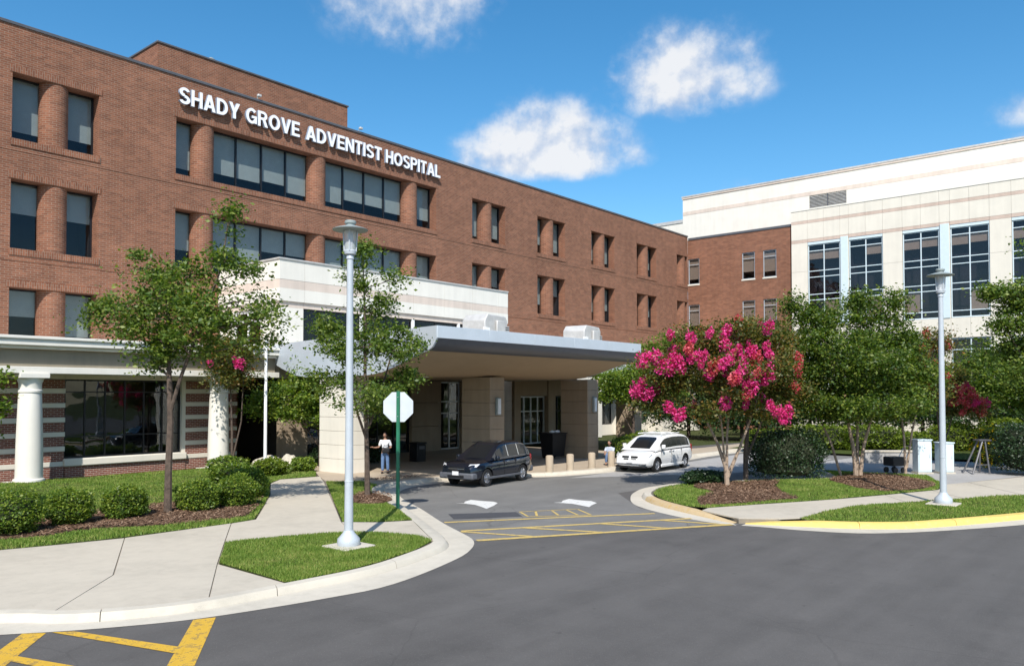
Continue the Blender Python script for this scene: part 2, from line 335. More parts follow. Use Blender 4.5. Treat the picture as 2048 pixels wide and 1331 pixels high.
def paint(name, c, under, wear=0.45):
    t = NT(name); p = t.pos()
    w = t.noise(p, 7, 5, .7); w2 = t.noise(p, 60, 2)
    f = t.math('GREATER_THAN', t.math('ADD', t.math('MULTIPLY', w, .7), t.math('MULTIPLY', w2, .3)), 1-wear)
    cc = t.mix(t.math('MULTIPLY', f, .55), t.ramp(w, [(.3, tuple(x*.8 for x in c)), (.7, c)]), c4(under))
    return t.done(t.bsdf(cc, .7, 0, .3))
M['yellow'] = paint('yellow_road_paint', (0.66, 0.40, 0.045), (0.09, 0.085, 0.08), .46); M['yellow_f'] = paint('faded_yellow_paint', (0.64, 0.46, 0.15), (0.15, 0.145, 0.14), .46)
M['kerb_y'] = paint('yellow_kerb_paint', (0.76, 0.56, 0.16), (0.45, 0.40, 0.30), .40); M['kerb_yf'] = paint('worn_yellow_kerb_paint', (0.62, 0.42, 0.16), (0.48, 0.40, 0.30), .56)
M['white_p'] = paint('white_road_paint', (0.72, 0.71, 0.68), (0.12, 0.12, 0.12), .42)
def soil(name, c):
    t = NT(name); p = t.pos(); a = t.noise(p, 6, 5, .7); b = t.noise(p, 38, 3, .7)
    v = t.math('ADD', t.math('MULTIPLY', a, .4), t.math('MULTIPLY', b, .6))
    return t.done(t.bsdf(t.ramp(v, [(.3, tuple(x*.45 for x in c)), (.55, c), (.75, tuple(x*1.6 for x in c))]), .95, 0, .1, t.bump(b, .9, .04)))
M['mulch'] = soil('bark_mulch', (0.165, 0.100, 0.066)); M['turf'] = soil('turf_base', (0.075, 0.100, 0.026)); M['earth'] = soil('far_ground', (0.07, 0.085, 0.03))
M['grass'] = leaf_mat('grass_blades', [(0.22, (0.086, 0.155, 0.023)), (0.48, (0.155, 0.247, 0.041)), (0.64, (0.253, 0.310, 0.071)), (0.80, (0.380, 0.345, 0.132))], .25, .05, .6, 1.6)
M['leaf'] = leaf_mat('street_tree_leaves', [(0.15, (0.053, 0.103, 0.017)), (0.5, (0.112, 0.185, 0.029)), (0.85, (0.256, 0.304, 0.058))])
M['leaf_m'] = leaf_mat('myrtle_leaves', [(0.15, (0.039, 0.080, 0.013)), (0.5, (0.086, 0.153, 0.020)), (0.88, (0.225, 0.266, 0.039))])
M['leaf_r'] = leaf_mat('reddish_myrtle_leaves', [(0.12, (0.051, 0.080, 0.017)), (0.5, (0.109, 0.133, 0.027)), (0.76, (0.226, 0.168, 0.039)), (0.92, (0.453, 0.109, 0.044))])
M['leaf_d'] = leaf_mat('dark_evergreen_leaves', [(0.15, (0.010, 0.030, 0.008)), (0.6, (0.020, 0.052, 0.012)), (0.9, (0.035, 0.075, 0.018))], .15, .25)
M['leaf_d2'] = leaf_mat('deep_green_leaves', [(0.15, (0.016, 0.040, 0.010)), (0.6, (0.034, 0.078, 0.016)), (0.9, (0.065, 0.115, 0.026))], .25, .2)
M['leaf_b'] = leaf_mat('shrub_leaves', [(0.15, (0.054, 0.107, 0.013)), (0.5, (0.128, 0.215, 0.026)), (0.88, (0.300, 0.353, 0.046))])
M['leaf_y'] = leaf_mat('yellow_green_leaves', [(0.15, (0.083, 0.138, 0.012)), (0.6, (0.166, 0.231, 0.020)), (0.9, (0.261, 0.308, 0.035))])
M['pink'] = leaf_mat('magenta_petals', [(0.1, (0.52, 0.015, 0.15)), (0.5, (0.72, 0.045, 0.28)), (0.9, (0.82, 0.17, 0.42))], .3, .05); M['red'] = leaf_mat('coral_red_petals', [(0.1, (0.45, 0.03, 0.06)), (0.5, (0.65, 0.10, 0.14)), (0.9, (0.75, 0.25, 0.26))], .3, .05)
M['yflower'] = leaf_mat('yellow_petals', [(0.1, (0.65, 0.36, 0.01)), (0.9, (0.85, 0.6, 0.02))], .2, .05)
M['core'] = plain('inner_shade', (0.022, 0.028, 0.012), .95)  # shade inside the shrubs, put into the colour of a solid core
# ------------------------------------------------------------------ the ground
def struct(mb, name, mat, label=None, **k): return tag(mb.build(name, mat, **k), label, kind='structure')
struct(MB().prism([(-900, -900), (1000, -900), (1000, 1000), (-900, 1000)], -0.05, -0.05), 'ground', M['earth'], 'far ground reaching to the horizon')
struct(MB().prism([(-70, -70), (110, -70), (110, 3), (74, 24), (60, 24), (18, 30), (-30, 32), (-70, 60)], 0, 0), 'road', M['road'], 'grey asphalt street in front of the hospital')
struct(MB().prism([(14.0, 13.0), (20.35, 9.2), (21.3, 12.9), (24, 15.4), (27, 15.2), (30.5, 13.6), (34, 10.9), (40, 12), (46, 11), (70, 12), (70, 21.5), (44, 21.4), (36, 20.9), (31, 21), (24, 24), (20, 23.6), (17, 20)], .004, .004), 'drive', M['drive'], 'worn lighter asphalt drive under the entrance canopy')
struct(MB().prism([(33.2, 10.8), (36.5, 8.2), (33.4, 6.9), (37.7, 5), (46, 2), (50, 8), (46, 14), (40, 14.6), (36.5, 13.5)], .010, .010), 'forecourt', M['conc_g'], 'pale grey concrete forecourt beyond the island')
struct(MB().prism([(27.0, 19.7), (31, 17.0), (31.2, 15.9), (36, 14.8), (44, 14.6), (46, 20.0), (36, 19.6), (31.5, 19.7)], .008, .008), 'drive_slab', M['conc_g'], 'pale concrete lane under the white minivan')

# kerb with gutter: street corner, round the drive mouth, then along the entrance apron
KG = [(-8, 22.9), (-2, 18.0), (2.2, 14.6), (4.12, 13.2), (4.66, 12.78), (5.4, 12.3), (6.37, 11.81), (7.62, 11.47), (8.48, 11.3), (9.5, 11.17), (10.73, 11.4), (12.39, 11.95), (13.28, 12.44), (13.85, 12.9), (14.3, 13.49), (15.34, 15.42), (16.83, 17.9), (17.84, 19.73), (18.59, 20.85), (19.37, 21.69), (20.62, 22.37), (22.33, 22.46), (23.6, 22.45), (25.3, 21.8), (27.2, 20.4), (31.4, 19.55), (36.1, 19.95), (40.3, 20.4), (43.7, 20.5), (66, 20.6)]
KF = [(-7.6, 23.5), (-1.6, 18.6), (2.6, 15.2), (4.35, 13.8), (4.80, 13.2), (5.45, 12.7), (6.46, 12.22), (7.6, 12.08), (8.6, 12.02), (9.68, 11.97), (10.6, 12.08), (11.9, 12.42), (12.74, 12.73), (13.25, 13.15), (13.7, 13.75), (14.6, 15.2), (16.1, 17.6), (17.32, 19.77), (18.1, 21.1), (19.0, 22.2), (20.4, 22.95), (22.3, 23.0), (23.7, 23.05), (25.5, 22.3), (27.35, 20.78), (31.5, 19.98), (36.15, 20.42), (40.32, 20.9), (43.7, 20.95), (66, 21.05)]
KT = [(-7.3, 23.9), (-1.3, 19.0), (2.85, 15.6), (4.5, 14.1), (4.92, 13.5), (5.5, 13.0), (6.5, 12.5), (7.6, 12.36), (8.6, 12.30), (9.6, 12.26), (10.5, 12.36), (11.75, 12.72), (12.5, 13.0), (12.9, 13.3), (13.3, 13.9), (14.3, 15.4), (15.8, 17.8), (17.0, 19.95), (17.85, 21.4), (18.8, 22.5), (20.3, 23.3), (22.3, 23.35), (23.8, 23.35), (25.7, 22.6), (27.5, 21.08), (31.55, 20.27), (36.15, 20.72), (40.3, 21.2), (43.7, 21.25), (66, 21.35)]
def kerb(name, G, Fb, T, n, matk, matg, seg, label, kmats=None, hf=lambda i: 1.0):
    G, Fb, T = (smooth_path(a, n) for a in (G, Fb, T))
    g = MB()
    for i in range(n-1):
        g.face([(*G[i], .007), (*G[i+1], .007), (*Fb[i+1], .012), (*Fb[i], .012)])
    root = struct(g, name, matg, label)
    for a in range(0, n-1, seg):
        b = min(a+seg, n-1); k = MB(); nn = b-a
        for i in range(a, b):
            e0 = .02 if i == a else 0; e1 = .02 if i == b-1 else 0
            L = lambda p, q, t: (p[0]+(q[0]-p[0])*t, p[1]+(q[1]-p[1])*t)
            f0, f1 = L(Fb[i], Fb[i+1], e0), L(Fb[i], Fb[i+1], 1-e1); t0, t1 = L(T[i], T[i+1], e0), L(T[i], T[i+1], 1-e1)
            s0, s1 = L(f0, t0, .28), L(f1, t1, .28); m0, m1 = L(f0, t0, .14), L(f1, t1, .14)
            h0, h1 = hf(i), hf(i+1)
            k.face([(*f0, .0), (*f1, .0), (*m1, .095*h1), (*m0, .095*h0)]); k.face([(*m0, .095*h0), (*m1, .095*h1), (*s1, .135*h1), (*s0, .135*h0)]); k.face([(*s0, .135*h0), (*s1, .135*h1), (*t1, .14*h1), (*t0, .14*h0)])
            if i == a: k.face([(*f0, 0), (*m0, .095*h0), (*s0, .135*h0), (*t0, .14*h0), (*t0, 0)])
            if i == b-1: k.face([(*t1, 0), (*t1, .14*h1), (*s1, .135*h1), (*m1, .095*h1), (*f1, 0)])
            k.face([(*t0, .14*h0), (*t1, .14*h1), (*t1, 0), (*t0, 0)])
        mid = Fb[(a+b)//2]
        k.build('kerb_stone', kmats(mid) if kmats else matk, root, smooth=True)
    return root
kerb('kerb', KG, KF, KT, 241, M['conc_l'], M['conc_l'], 8, 'concrete kerb and gutter curving from the street into the drive')
# right-hand island and its yellow street kerb
IG = [(36.2, 13.2), (33.2, 11.6), (30.9, 13.5), (28.3, 15.0), (26.3, 15.5), (24.4, 15.0), (22.9, 14.2), (21.9, 13.45), (21.3, 12.7), (20.85, 11.9), (20.45, 11.0), (20.15, 10.0), (20.15, 9.2)]
IF = [(36.0, 12.6), (33.1, 11.1), (30.6, 13.0), (28.1, 14.5), (26.2, 15.0), (24.6, 14.65), (23.45, 14.1), (22.55, 13.3), (22.0, 12.6), (21.5, 11.75), (21.05, 10.9), (20.6, 10.0), (20.35, 9.4)]
IT = [(35.8, 12.3), (33.0, 10.75), (30.45, 12.65), (27.95, 14.2), (26.2, 14.65), (24.75, 14.35), (23.65, 13.85), (22.8, 13.1), (22.25, 12.4), (21.75, 11.6), (21.3, 10.8), (20.85, 9.95), (20.6, 9.4)]
kerb('kerb', IG, IF, IT, 97, M['conc_l'], M['conc_l'], 6, 'kerb round the island with worn yellow paint on its nose', lambda m: M['kerb_yf'] if m[0] < 23.2 else M['conc_l'], lambda i: min(1.0, .12+(96-i)/10))
YG = [(20.2, 9.1), (20.35, 8.5), (20.5, 7.6), (20.95, 6.4), (21.7, 5.6), (22.56, 4.95), (23.75, 4.2), (25.23, 3.36), (30, .8), (40, -4.2), (60, -13)]
YF = [(20.45, 9.1), (20.75, 8.45), (21.1, 7.6), (21.55, 6.7), (22.1, 5.95), (22.8, 5.3), (24.4, 4.4), (26.34, 3.45), (30.6, 1.4), (40.5, -3.4), (60.3, -12.3)]
YT = [(20.7, 9.2), (21.1, 8.6), (21.45, 7.8), (21.85, 6.95), (22.35, 6.25), (23.0, 5.6), (24.6, 4.7), (26.5, 3.75), (30.8, 1.7), (40.7, -3.1), (60.5, -12.0)]
kerb('kerb', YG, YF, YT, 129, M['kerb_y'], M['conc_l'], 8, 'bright yellow painted kerb along the right-hand grass verge', None, lambda i: min(1.0, .12+i/6))

# paved walks: each slab a piece with open joints
pv = struct(MB().prism([(-7.4, 23.8), (-1.4, 18.9), (2.8, 15.5), (4.9, 13.4), (6.5, 12.45), (9.6, 12.2), (11.75, 12.65), (12.9, 13.25), (14.3, 15.4), (13.2, 17.1), (18.9, 25.4), (19.9, 27.3), (18.2, 27.5), (15.1, 23.4), (11.97, 19.2), (8.4, 19.1), (6.05, 19.7), (2, 21.6), (-4, 26)], 0, .112), 'pavement', M['joint_g'], 'pale concrete pavement at the street corner')
SL = [[(-4, 26), (-7.3, 23.9), (-1.3, 19.0), (2.85, 15.6), (2.0, 21.6)], [(2.0, 21.6), (2.85, 15.6), (4.5, 14.1), (4.92, 13.5), (6.6, 15.35), (8.45, 19.08), (7.15, 19.36), (6.05, 19.67)],
      [(4.92, 13.5), (5.5, 13.0), (6.5, 12.5), (6.9, 12.43), (8.36, 14.75), (9.63, 16.7), (11.1, 18.94), (11.19, 19.09), (8.45, 19.08), (6.6, 15.35)], [(6.9, 12.43), (7.6, 12.36), (8.3, 12.32), (8.36, 14.75)],
      [(11.19, 19.09), (9.63, 16.7), (10.84, 16.42), (11.77, 15.95), (12.35, 15.5), (13.2, 17.08), (14.3, 18.72), (12.88, 20.38), (11.97, 19.19)],
      [(12.35, 15.5), (12.72, 14.96), (12.98, 13.9), (12.9, 13.3), (13.3, 13.9), (14.3, 15.4), (14.6, 15.85), (13.81, 16.3), (13.2, 17.08)],
      [(12.88, 20.38), (14.3, 18.72), (16.6, 22.15), (15.11, 23.37)], [(15.11, 23.37), (16.6, 22.15), (18.77, 25.38), (17.15, 26.5)], [(17.15, 26.5), (18.77, 25.38), (19.92, 27.21), (18.2, 27.46)]]
for q in SL: MB().prism(inset(q, .014), .10, .132+rng.uniform(-.003, .004)).build('paving_slab', M['conc'], pv)
pr = struct(MB().prism([(20.5, 9.3), (21.2, 8.5), (24.9, 7.8), (31.6, 4.2), (42, -1.2), (46, 3.0), (33.3, 6.95), (31.3, 6.75), (21.9, 10.9)], 0, .112), 'pavement', M['joint_g'], 'pale concrete walk between the island and the grass verge')
for q in ([(20.6, 9.35), (21.1, 8.6), (21.75, 8.1), (24.91, 7.8), (24.77, 9.42), (23.28, 10.19), (21.86, 10.88), (21.3, 10.8), (20.85, 9.95)], [(24.77, 9.42), (24.91, 7.8), (27.04, 6.72), (28.52, 7.75), (26.49, 8.58)], [(28.52, 7.75), (27.04, 6.72), (29.23, 5.53), (30.9, 6.85)], [(30.9, 6.85), (29.23, 5.53), (31.52, 4.2), (34.6, 6.4), (33.28, 6.95), (31.24, 6.72)], [(34.6, 6.4), (31.52, 4.2), (36, 1.9), (39, 4.9)], [(39, 4.9), (36, 1.9), (42, -1.2), (46, 3.0)]):
    MB().prism(inset(q, .014), .10, .132+rng.uniform(-.003, .004)).build('paving_slab', M['conc'], pr)
struct(MB().prism([(18.85, 25.35), (19.8, 24.2), (20.3, 23.35), (22.3, 23.35), (23.8, 23.2), (25.7, 22.55), (27.5, 21.05), (31.55, 20.25), (36.15, 20.7), (40.3, 21.2), (43.7, 21.25), (66, 21.35), (66, 23.2), (46, 23.4), (40, 24.5), (40, 36), (22.4, 36), (21, 29), (19.92, 27.25)], 0, .128), 'entrance_apron', M['conc_t'], 'tan concrete apron under the entrance canopy')

# painted markings, each a thin sheet on the asphalt
def mark(name, polys, mat, z, label):
    m = MB()
    for p in polys: m.prism(p, z, z)
    o = m.build(name, mat); return tag(o, label, kind='structure')
def stripe(a, b, w):
    a, b = Vector(a), Vector(b); n = (b-a).normalized(); n = Vector((-n.y, n.x))*w/2
    return [tuple(a-n), tuple(b-n), tuple(b+n), tuple(a+n)]
mark('road_marking', [[(4.32, 13.05), (4.56, 12.82), (1.3, 8.6), (1.02, 8.85)]], M['yellow'], .005, 'thick yellow bar at the bottom left corner of the street')
mark('road_marking', [[(6.30, 11.82), (6.60, 11.68), (3.2, 6.97), (2.9, 7.2)]], M['yellow'], .005, 'thick yellow bar running from the kerb toward the viewer')
mark('road_marking', [[(4.62, 12.78), (4.86, 12.56), (5.53, 10.62), (5.36, 10.37)]], M['yellow'], .009, 'slanting yellow hatch between the two thick bars')
mark('road_marking', [[(3.90, 12.0), (3.78, 11.80), (4.05, 10.9), (4.35, 9.0), (4.5, 9.2), (4.24, 11.0)]], M['yellow'], .009, 'yellow hatch at the bottom left edge')
mark('road_marking', [stripe((15.45, 15.5), (20.6, 11.95), .16)], M['yellow_f'], .010, 'farthest faded yellow line across the drive mouth')
mark('road_marking', [stripe((14.75, 14.2), (18.0, 12.2), .17), stripe((18.0, 12.2), (20.45, 10.68), .17)], M['yellow_f'], .010, 'middle faded yellow line across the drive mouth')
mark('road_marking', [stripe((14.05, 13.0), (20.2, 9.36), .2)], M['yellow_f'], .010, 'nearest yellow line across the drive mouth')
for a, b in (((14.68, 14.12), (15.32, 12.33)), ((16.15, 13.3), (16.94, 11.32)), ((18.02, 12.12), (18.55, 10.37)), ((19.6, 11.15), (20.05, 9.5))):
    tag(mark('road_marking', [stripe(a, b, .15)], M['yellow_f'], .013, 'thin slanting yellow hatch in the drive mouth crossing'), group='hatches of the drive mouth crossing')
mark('road_marking', [stripe((18.29, 15.18), (19.85, 14.2), .07), stripe((19.85, 14.2), (19.15, 13.2), .07), stripe((19.15, 13.2), (17.73, 14.4), .07), stripe((17.73, 14.4), (18.29, 15.18), .07), stripe((18.75, 14.95), (18.0, 14.3), .07), stripe((19.1, 14.6), (18.5, 13.9), .07), stripe((19.5, 14.35), (18.9, 13.5), .07)], M['yellow_f'], .010, 'small faded yellow hatched box beside the dark patch')
struct(MB().prism([(16.6, 16.5), (18.2, 15.25), (17.65, 14.55), (16.02, 15.7)], .009, .009), 'asphalt_patch', M['patch'], 'dark rectangular asphalt patch in the drive')
mark('lane_arrow', [[(18.38, 17.92), (18.56, 17.72), (18.86, 17.98), (19.30, 18.12), (19.34, 17.6), (19.45, 17.25), (19.30, 16.94), (18.75, 16.62), (18.10, 16.34), (18.36, 16.85), (18.52, 17.22), (18.50, 17.6)]], M['white_p'], .012, 'white lane arrow nearest the dark car')
mark('lane_arrow', [[(20.52, 15.62), (20.78, 15.48), (21.1, 15.68), (21.60, 15.78), (21.55, 15.25), (21.62, 14.9), (21.35, 14.5), (20.9, 14.36), (20.42, 14.16), (20.58, 14.6), (20.68, 14.95), (20.64, 15.3)]], M['white_p'], .012, 'white lane arrow nearest the island')

# lawns, beds and their stuff
GR = np.random.default_rng(5)
def blades(polys, holes, dens, label, h=(.03, .075), w=.016, mat='grass', zf=lambda x, y: .14):
    X, Y = [], []
    for p in polys:
        P = np.array(p); lo, hi = P.min(0), P.max(0); n = int(dens*(hi-lo).prod())
        x = GR.uniform(lo[0], hi[0], n); y = GR.uniform(lo[1], hi[1], n); k = inside(p, x, y)
        for q in holes: k &= ~inside(q, x, y)
        k &= (np.sin(x*2.1+np.sin(y*1.7)*2)+np.sin(y*2.9+x)*.7+GR.uniform(-1.5, 2.6, n)) > -1.1
        X.append(x[k]); Y.append(y[k])
    x = np.concatenate(X); y = np.concatenate(Y); n = len(x); a = GR.uniform(0, 2*np.pi, n); H = GR.uniform(*h, n)*(1+.3*np.sin(x*3+y)); W = w*GR.uniform(.7, 1.4, n)
    z = np.array([zf(p, q) for p, q in zip(x, y)]); l = GR.uniform(0, .9, n)*H; b = GR.uniform(0, 2*np.pi, n)
    V = np.empty((n, 3, 3)); V[:, 0] = np.c_[x-np.cos(a)*W, y-np.sin(a)*W, z-.01]; V[:, 1] = np.c_[x+np.cos(a)*W, y+np.sin(a)*W, z-.01]; V[:, 2] = np.c_[x+np.cos(b)*l, y+np.sin(b)*l, z+H]
    me = bpy.data.meshes.new('grass'); me.from_pydata(V.reshape(-1, 3).tolist(), [], np.arange(3*n).reshape(-1, 3).tolist()); me.materials.append(M[mat])
    return tag(link('grass', me), label, 'grass', kind='stuff')
def sheet(poly, z, amp=.03, step=.5):
    """a gently uneven sheet inside a polygon"""
    bm = bmesh.new(); vs = [bm.verts.new((x, y, 0)) for x, y in poly]; f = bm.faces.new(vs); bmesh.ops.triangulate(bm, faces=[f])
    for _ in range(3): bmesh.ops.subdivide_edges(bm, edges=[e for e in bm.edges if e.calc_length() > step], cuts=1); bmesh.ops.triangulate(bm, faces=bm.faces[:])
    for v in bm.verts: v.co.z = z+(0 if v.is_boundary else amp*(.5+.5*math.sin(v.co.x*1.3)*math.cos(v.co.y*1.1)))
    b = MB()
    for f in bm.faces:
        q = [tuple(v.co) for v in f.verts]; b.face(q)
    bm.free(); return b
P_NEAR = [(9.61, 16.62), (10.84, 16.36), (11.77, 15.9), (12.35, 15.45), (12.72, 14.9), (12.96, 13.85), (12.8, 13.25), (11.75, 12.75), (10.5, 12.4), (9.6, 12.3), (8.34, 12.36), (8.39, 14.75)]
P_SIGN = [(18.8, 25.3), (19.7, 24.2), (19.4, 23.0), (18.7, 22.45), (17.8, 21.4), (16.95, 19.95), (15.75, 17.8), (14.62, 15.9), (13.85, 16.35), (13.25, 17.1)]
P_LEFT = [(-14, 32), (-14, 34.5), (22.4, 34.5), (21.0, 29), (19.8, 27.3), (18.2, 27.5), (17.1, 26.5), (15.1, 23.4), (12.88, 20.42), (11.95, 19.22), (11.19, 19.12), (8.4, 19.13), (7.15, 19.4), (6.05, 19.7), (2, 21.65), (-4, 26.1)]
P_ISL = [(35.75, 12.2), (33.0, 10.7), (30.45, 12.6), (27.95, 14.15), (26.2, 14.6), (24.75, 14.3), (23.7, 13.8), (22.85, 13.05), (22.3, 12.35), (21.8, 11.6), (21.86, 10.92), (23.28, 10.22), (24.77, 9.45), (26.49, 8.6), (28.52, 7.78), (31.24, 6.75), (33.3, 7.0), (36.6, 8.3)]
P_LENS = [(21.6, 8.05), (21.5, 7.8), (21.9, 6.95), (22.4, 6.25), (23.05, 5.6), (24.65, 4.7), (26.55, 3.75), (30.85, 1.7), (40.7, -3.0), (41.5, -1.2), (31.5, 4.15), (29.2, 5.48), (27.0, 6.68), (24.9, 7.74)]
P_FAR = [(47, 22), (46.5, 9), (50, 1), (44, 2), (60, -12), (76, -14), (76, 23)]
for nm, P, lb in (('near', P_NEAR, 'small corner lawn under the nearest lamp post'), ('sign', P_SIGN, 'narrow lawn strip under the stop sign'), ('left', P_LEFT, 'lawn along the porch behind the shrubs'), ('isl', P_ISL, 'planted island lawn right of the drive'), ('lens', P_LENS, 'grass verge behind the yellow kerb'), ('far', P_FAR, 'far lawn in front of the white wing')):
    struct(sheet(P, .128, .035, 1.2 if nm != 'far' else 6), 'lawn', M['turf'], lb, smooth=True)
MU_L = smooth_path([(2, 23.4), (6.56, 20.9), (8.17, 20.75), (9.74, 20.1), (11.17, 19.75), (12.3, 20.0), (13.6, 21.6), (15.2, 24.0), (14.6, 25.2), (11.69, 23.9), (9.11, 24.0), (7.17, 23.8), (3, 24.9), (2, 23.4)], 60)[:-1]
MU_S = smooth_path([(16.3, 20.9), (17.6, 21.5), (17.6, 20.4), (16.9, 19.3), (16.0, 19.0), (15.8, 19.8), (16.3, 20.9)], 24)[:-1]
MU_I = smooth_path([(22.2, 11.3), (23.5, 10.5), (25.6, 9.6), (26.6, 10.4), (28.6, 11.5), (30.2, 12.2), (27.5, 13.9), (26.0, 13.4), (25.3, 12.4), (23.8, 12.2), (22.2, 11.3)], 50)[:-1]
MU_J = smooth_path([(29.2, 8.0), (31.2, 7.1), (33.2, 7.3), (35.8, 9.3), (34.2, 10.9), (31.9, 10.7), (30.2, 9.3), (29.2, 8.0)], 40)[:-1]
MU_P = smooth_path([(19.9, 24.6), (20.9, 24.7), (22.6, 24.3), (22.0, 23.75), (20.6, 23.7), (19.9, 24.6)], 20)[:-1]
BEDS = [(MU_L, 'brown mulch bed under the left shrubs and tree'), (MU_S, 'small mulch ring under the tree by the stop sign'), (MU_I, 'brown mulch bed under the pink myrtle'), (MU_J, 'mounded brown mulch bed under the green myrtle')]
for P, lb in BEDS: struct(sheet(P, .135, .10, .5), 'mulch_bed', M['mulch'], lb, smooth=True)
def chips(polys, dens, label):
    V, Fc = [], []
    for p in polys:
        P = np.array(p); lo, hi = P.min(0), P.max(0); n = int(dens*(hi-lo).prod()); x = GR.uniform(lo[0], hi[0], n); y = GR.uniform(lo[1], hi[1], n); k = inside(p, x, y)
        for a, b in zip(x[k], y[k]):
            t = GR.uniform(0, 6.28); L = GR.uniform(.02, .06); w = L*.35; z = .135+.10*(.5+.5*math.sin(a*1.3)*math.cos(b*1.1))+GR.uniform(0, .03); tz = GR.uniform(-.02, .02)
            c, s = math.cos(t), math.sin(t); i = len(V)
            V += [(a+c*L-s*w, b+s*L+c*w, z+tz), (a-c*L-s*w, b-s*L+c*w, z-tz), (a-c*L+s*w, b-s*L-c*w, z-tz), (a+c*L+s*w, b+s*L-c*w, z+tz)]; Fc.append((i, i+1, i+2, i+3))
    me = bpy.data.meshes.new('mulch_chips'); me.from_pydata(V, [], Fc); me.materials.append(M['chip']); return tag(link('mulch_chips', me), label, 'mulch', kind='stuff')
M['chip'] = leaf_mat('bark_chips', [(0.1, (0.07, 0.038, 0.024)), (0.5, (0.19, 0.115, 0.075)), (0.9, (0.34, 0.235, 0.165))], 0, .02)
chips([b[0] for b in BEDS], 260, 'shredded bark chips over the planting beds')
tag(chips([MU_P], 160, 'spilled red-brown leaf litter on the apron near the person'), cat='litter')
zs = lambda x, y: .128+.035*(.5+.5*math.sin(x*1.3)*math.cos(y*1.1))
blades([P_NEAR], [], 4200, 'short mown grass under the nearest lamp post', zf=zs, h=(.02, .06), w=.009)
blades([P_SIGN], [MU_S], 1900, 'short mown grass under the stop sign', zf=zs, h=(.02, .06), w=.011)
blades([[(-4, 26.1), (-2, 30), (10, 34), (21.5, 34), (21, 29), (19.8, 27.3), (18.2, 27.5), (17.1, 26.5), (15.1, 23.4), (12.88, 20.42), (11.95, 19.22), (11.19, 19.12), (8.4, 19.13), (7.15, 19.4), (6.05, 19.7), (2, 21.65)]], [MU_L], 700, 'mown grass between the pavement and the porch', zf=zs, h=(.02, .065), w=.016)
blades([P_ISL], [MU_I, MU_J], 1100, 'mown grass on the planted island', zf=zs, h=(.02, .06), w=.014)
blades([P_LENS], [], 1000, 'mown grass verge behind the yellow kerb', zf=zs, h=(.02, .06), w=.013)
tag(blades([[(12.4, 20.2), (12.9, 20.5), (15.0, 23.4), (14.6, 23.6)], [(2, 22.4), (6.2, 20.0), (8.2, 19.5), (11.2, 19.2), (11.9, 19.4), (11.9, 19.9), (8.3, 20.3), (6.4, 20.8)]], [], 900, 'grass edge between the mulch bed and the pavement', zf=zs, w=.016), cat='grass')

# ------------------------------------------------------------------ brick hospital
hosp = thing('hospital_building', 'long four-storey red brick hospital block with paired windows and round brick piers', 'building', (0, 40, 0))
def adopt(o, root):
    o.parent = root; o.matrix_parent_inverse = Matrix.Translation(root.location).inverted() if root.rotation_euler.z == 0 else root.matrix_basis.inverted(); return o
class Root:
    """builds parts given in world coordinates under a root standing elsewhere"""
    def __init__(s, root): s.r = root
    def add(s, mb, name, mat, **k): return adopt(mb.build(name, mat, **k), s.r)
HB = Root(hosp)
def wall_open(fr, s0, s1, z0, z1, ops, depth):
    mb = MB(); S = sorted({s0, s1, *[v for o in ops for v in o[:2]]}); Z = sorted({z0, z1, *[v for o in ops for v in o[2:4]]})
    for a, b in zip(S, S[1:]):
        for c, d in zip(Z, Z[1:]):
            ms, mz = (a+b)/2, (c+d)/2
            if any(o[0] < ms < o[1] and o[2] < mz < o[3] for o in ops): continue
            mb.face([fr.p(a, c), fr.p(b, c), fr.p(b, d), fr.p(a, d)], [(a, c), (b, c), (b, d), (a, d)])
    for (a, b, c, d) in ops:
        D = depth
        mb.face([fr.p(a, c), fr.p(a, c, D), fr.p(a, d, D), fr.p(a, d)], [(0, c), (D, c), (D, d), (0, d)])
        mb.face([fr.p(b, c, D), fr.p(b, c), fr.p(b, d), fr.p(b, d, D)], [(D, c), (0, c), (0, d), (D, d)])
        mb.face([fr.p(a, d), fr.p(b, d), fr.p(b, d, D), fr.p(a, d, D)], [(a, 0), (b, 0), (b, D), (a, D)])
        mb.face([fr.p(a, c, D), fr.p(b, c, D), fr.p(b, c), fr.p(a, c)], [(a, D), (b, D), (b, 0), (a, 0)])
    return mb
def window(R, fr, s0, s1, z0, z1, d, cols, splits, fmat, gmat, fw=.06, blind=None, bmat='blind', name='window', pblind=None):
    """frame with mullions; panes and blinds are its sub-parts; cols = pane columns, splits = transom heights"""
    f = MB(); Z = [z0]+list(splits)+[z1]; W = (s1-s0)/cols
    f.box(s0, s0+fw, d-.05, d+.05, z0, z1, fr); f.box(s1-fw, s1, d-.05, d+.05, z0, z1, fr)
    f.box(s0+fw, s1-fw, d-.048, d+.048, z0, z0+fw, fr); f.box(s0+fw, s1-fw, d-.048, d+.048, z1-fw, z1, fr)
    for i in range(1, cols): f.box(s0+W*i-fw/2, s0+W*i+fw/2, d-.045, d+.045, z0+fw, z1-fw, fr)
    for z in splits: f.box(s0+fw, s1-fw, d-.042, d+.042, z-fw*.4, z+fw*.4, fr)
    o = R.add(f, name, M[fmat])
    for i in range(cols):
        for k in range(len(Z)-1):
            a, b = s0+W*i+fw*.4, s0+W*(i+1)-fw*.4; c, e = Z[k]+fw*.35, Z[k+1]-fw*.35
            p = MB().box(a, b, d-.006, d+.006, c, e, fr).build('pane', M[gmat]); p.parent = o
            if pblind and pblind(i, k):
                t = pblind(i, k); q = MB().box(a, b, d+.10, d+.11, e-(e-c)*t, e, fr).build('blind', M[bmat]); q.parent = o
        if blind:
            t = blind(i)
            if t > 0: q = MB().box(s0+W*i+.03, s0+W*(i+1)-.03, d+.12, d+.13, z1-(z1-z0)*t, z1, fr).build('blind', M[bmat]); q.parent = o
    return o
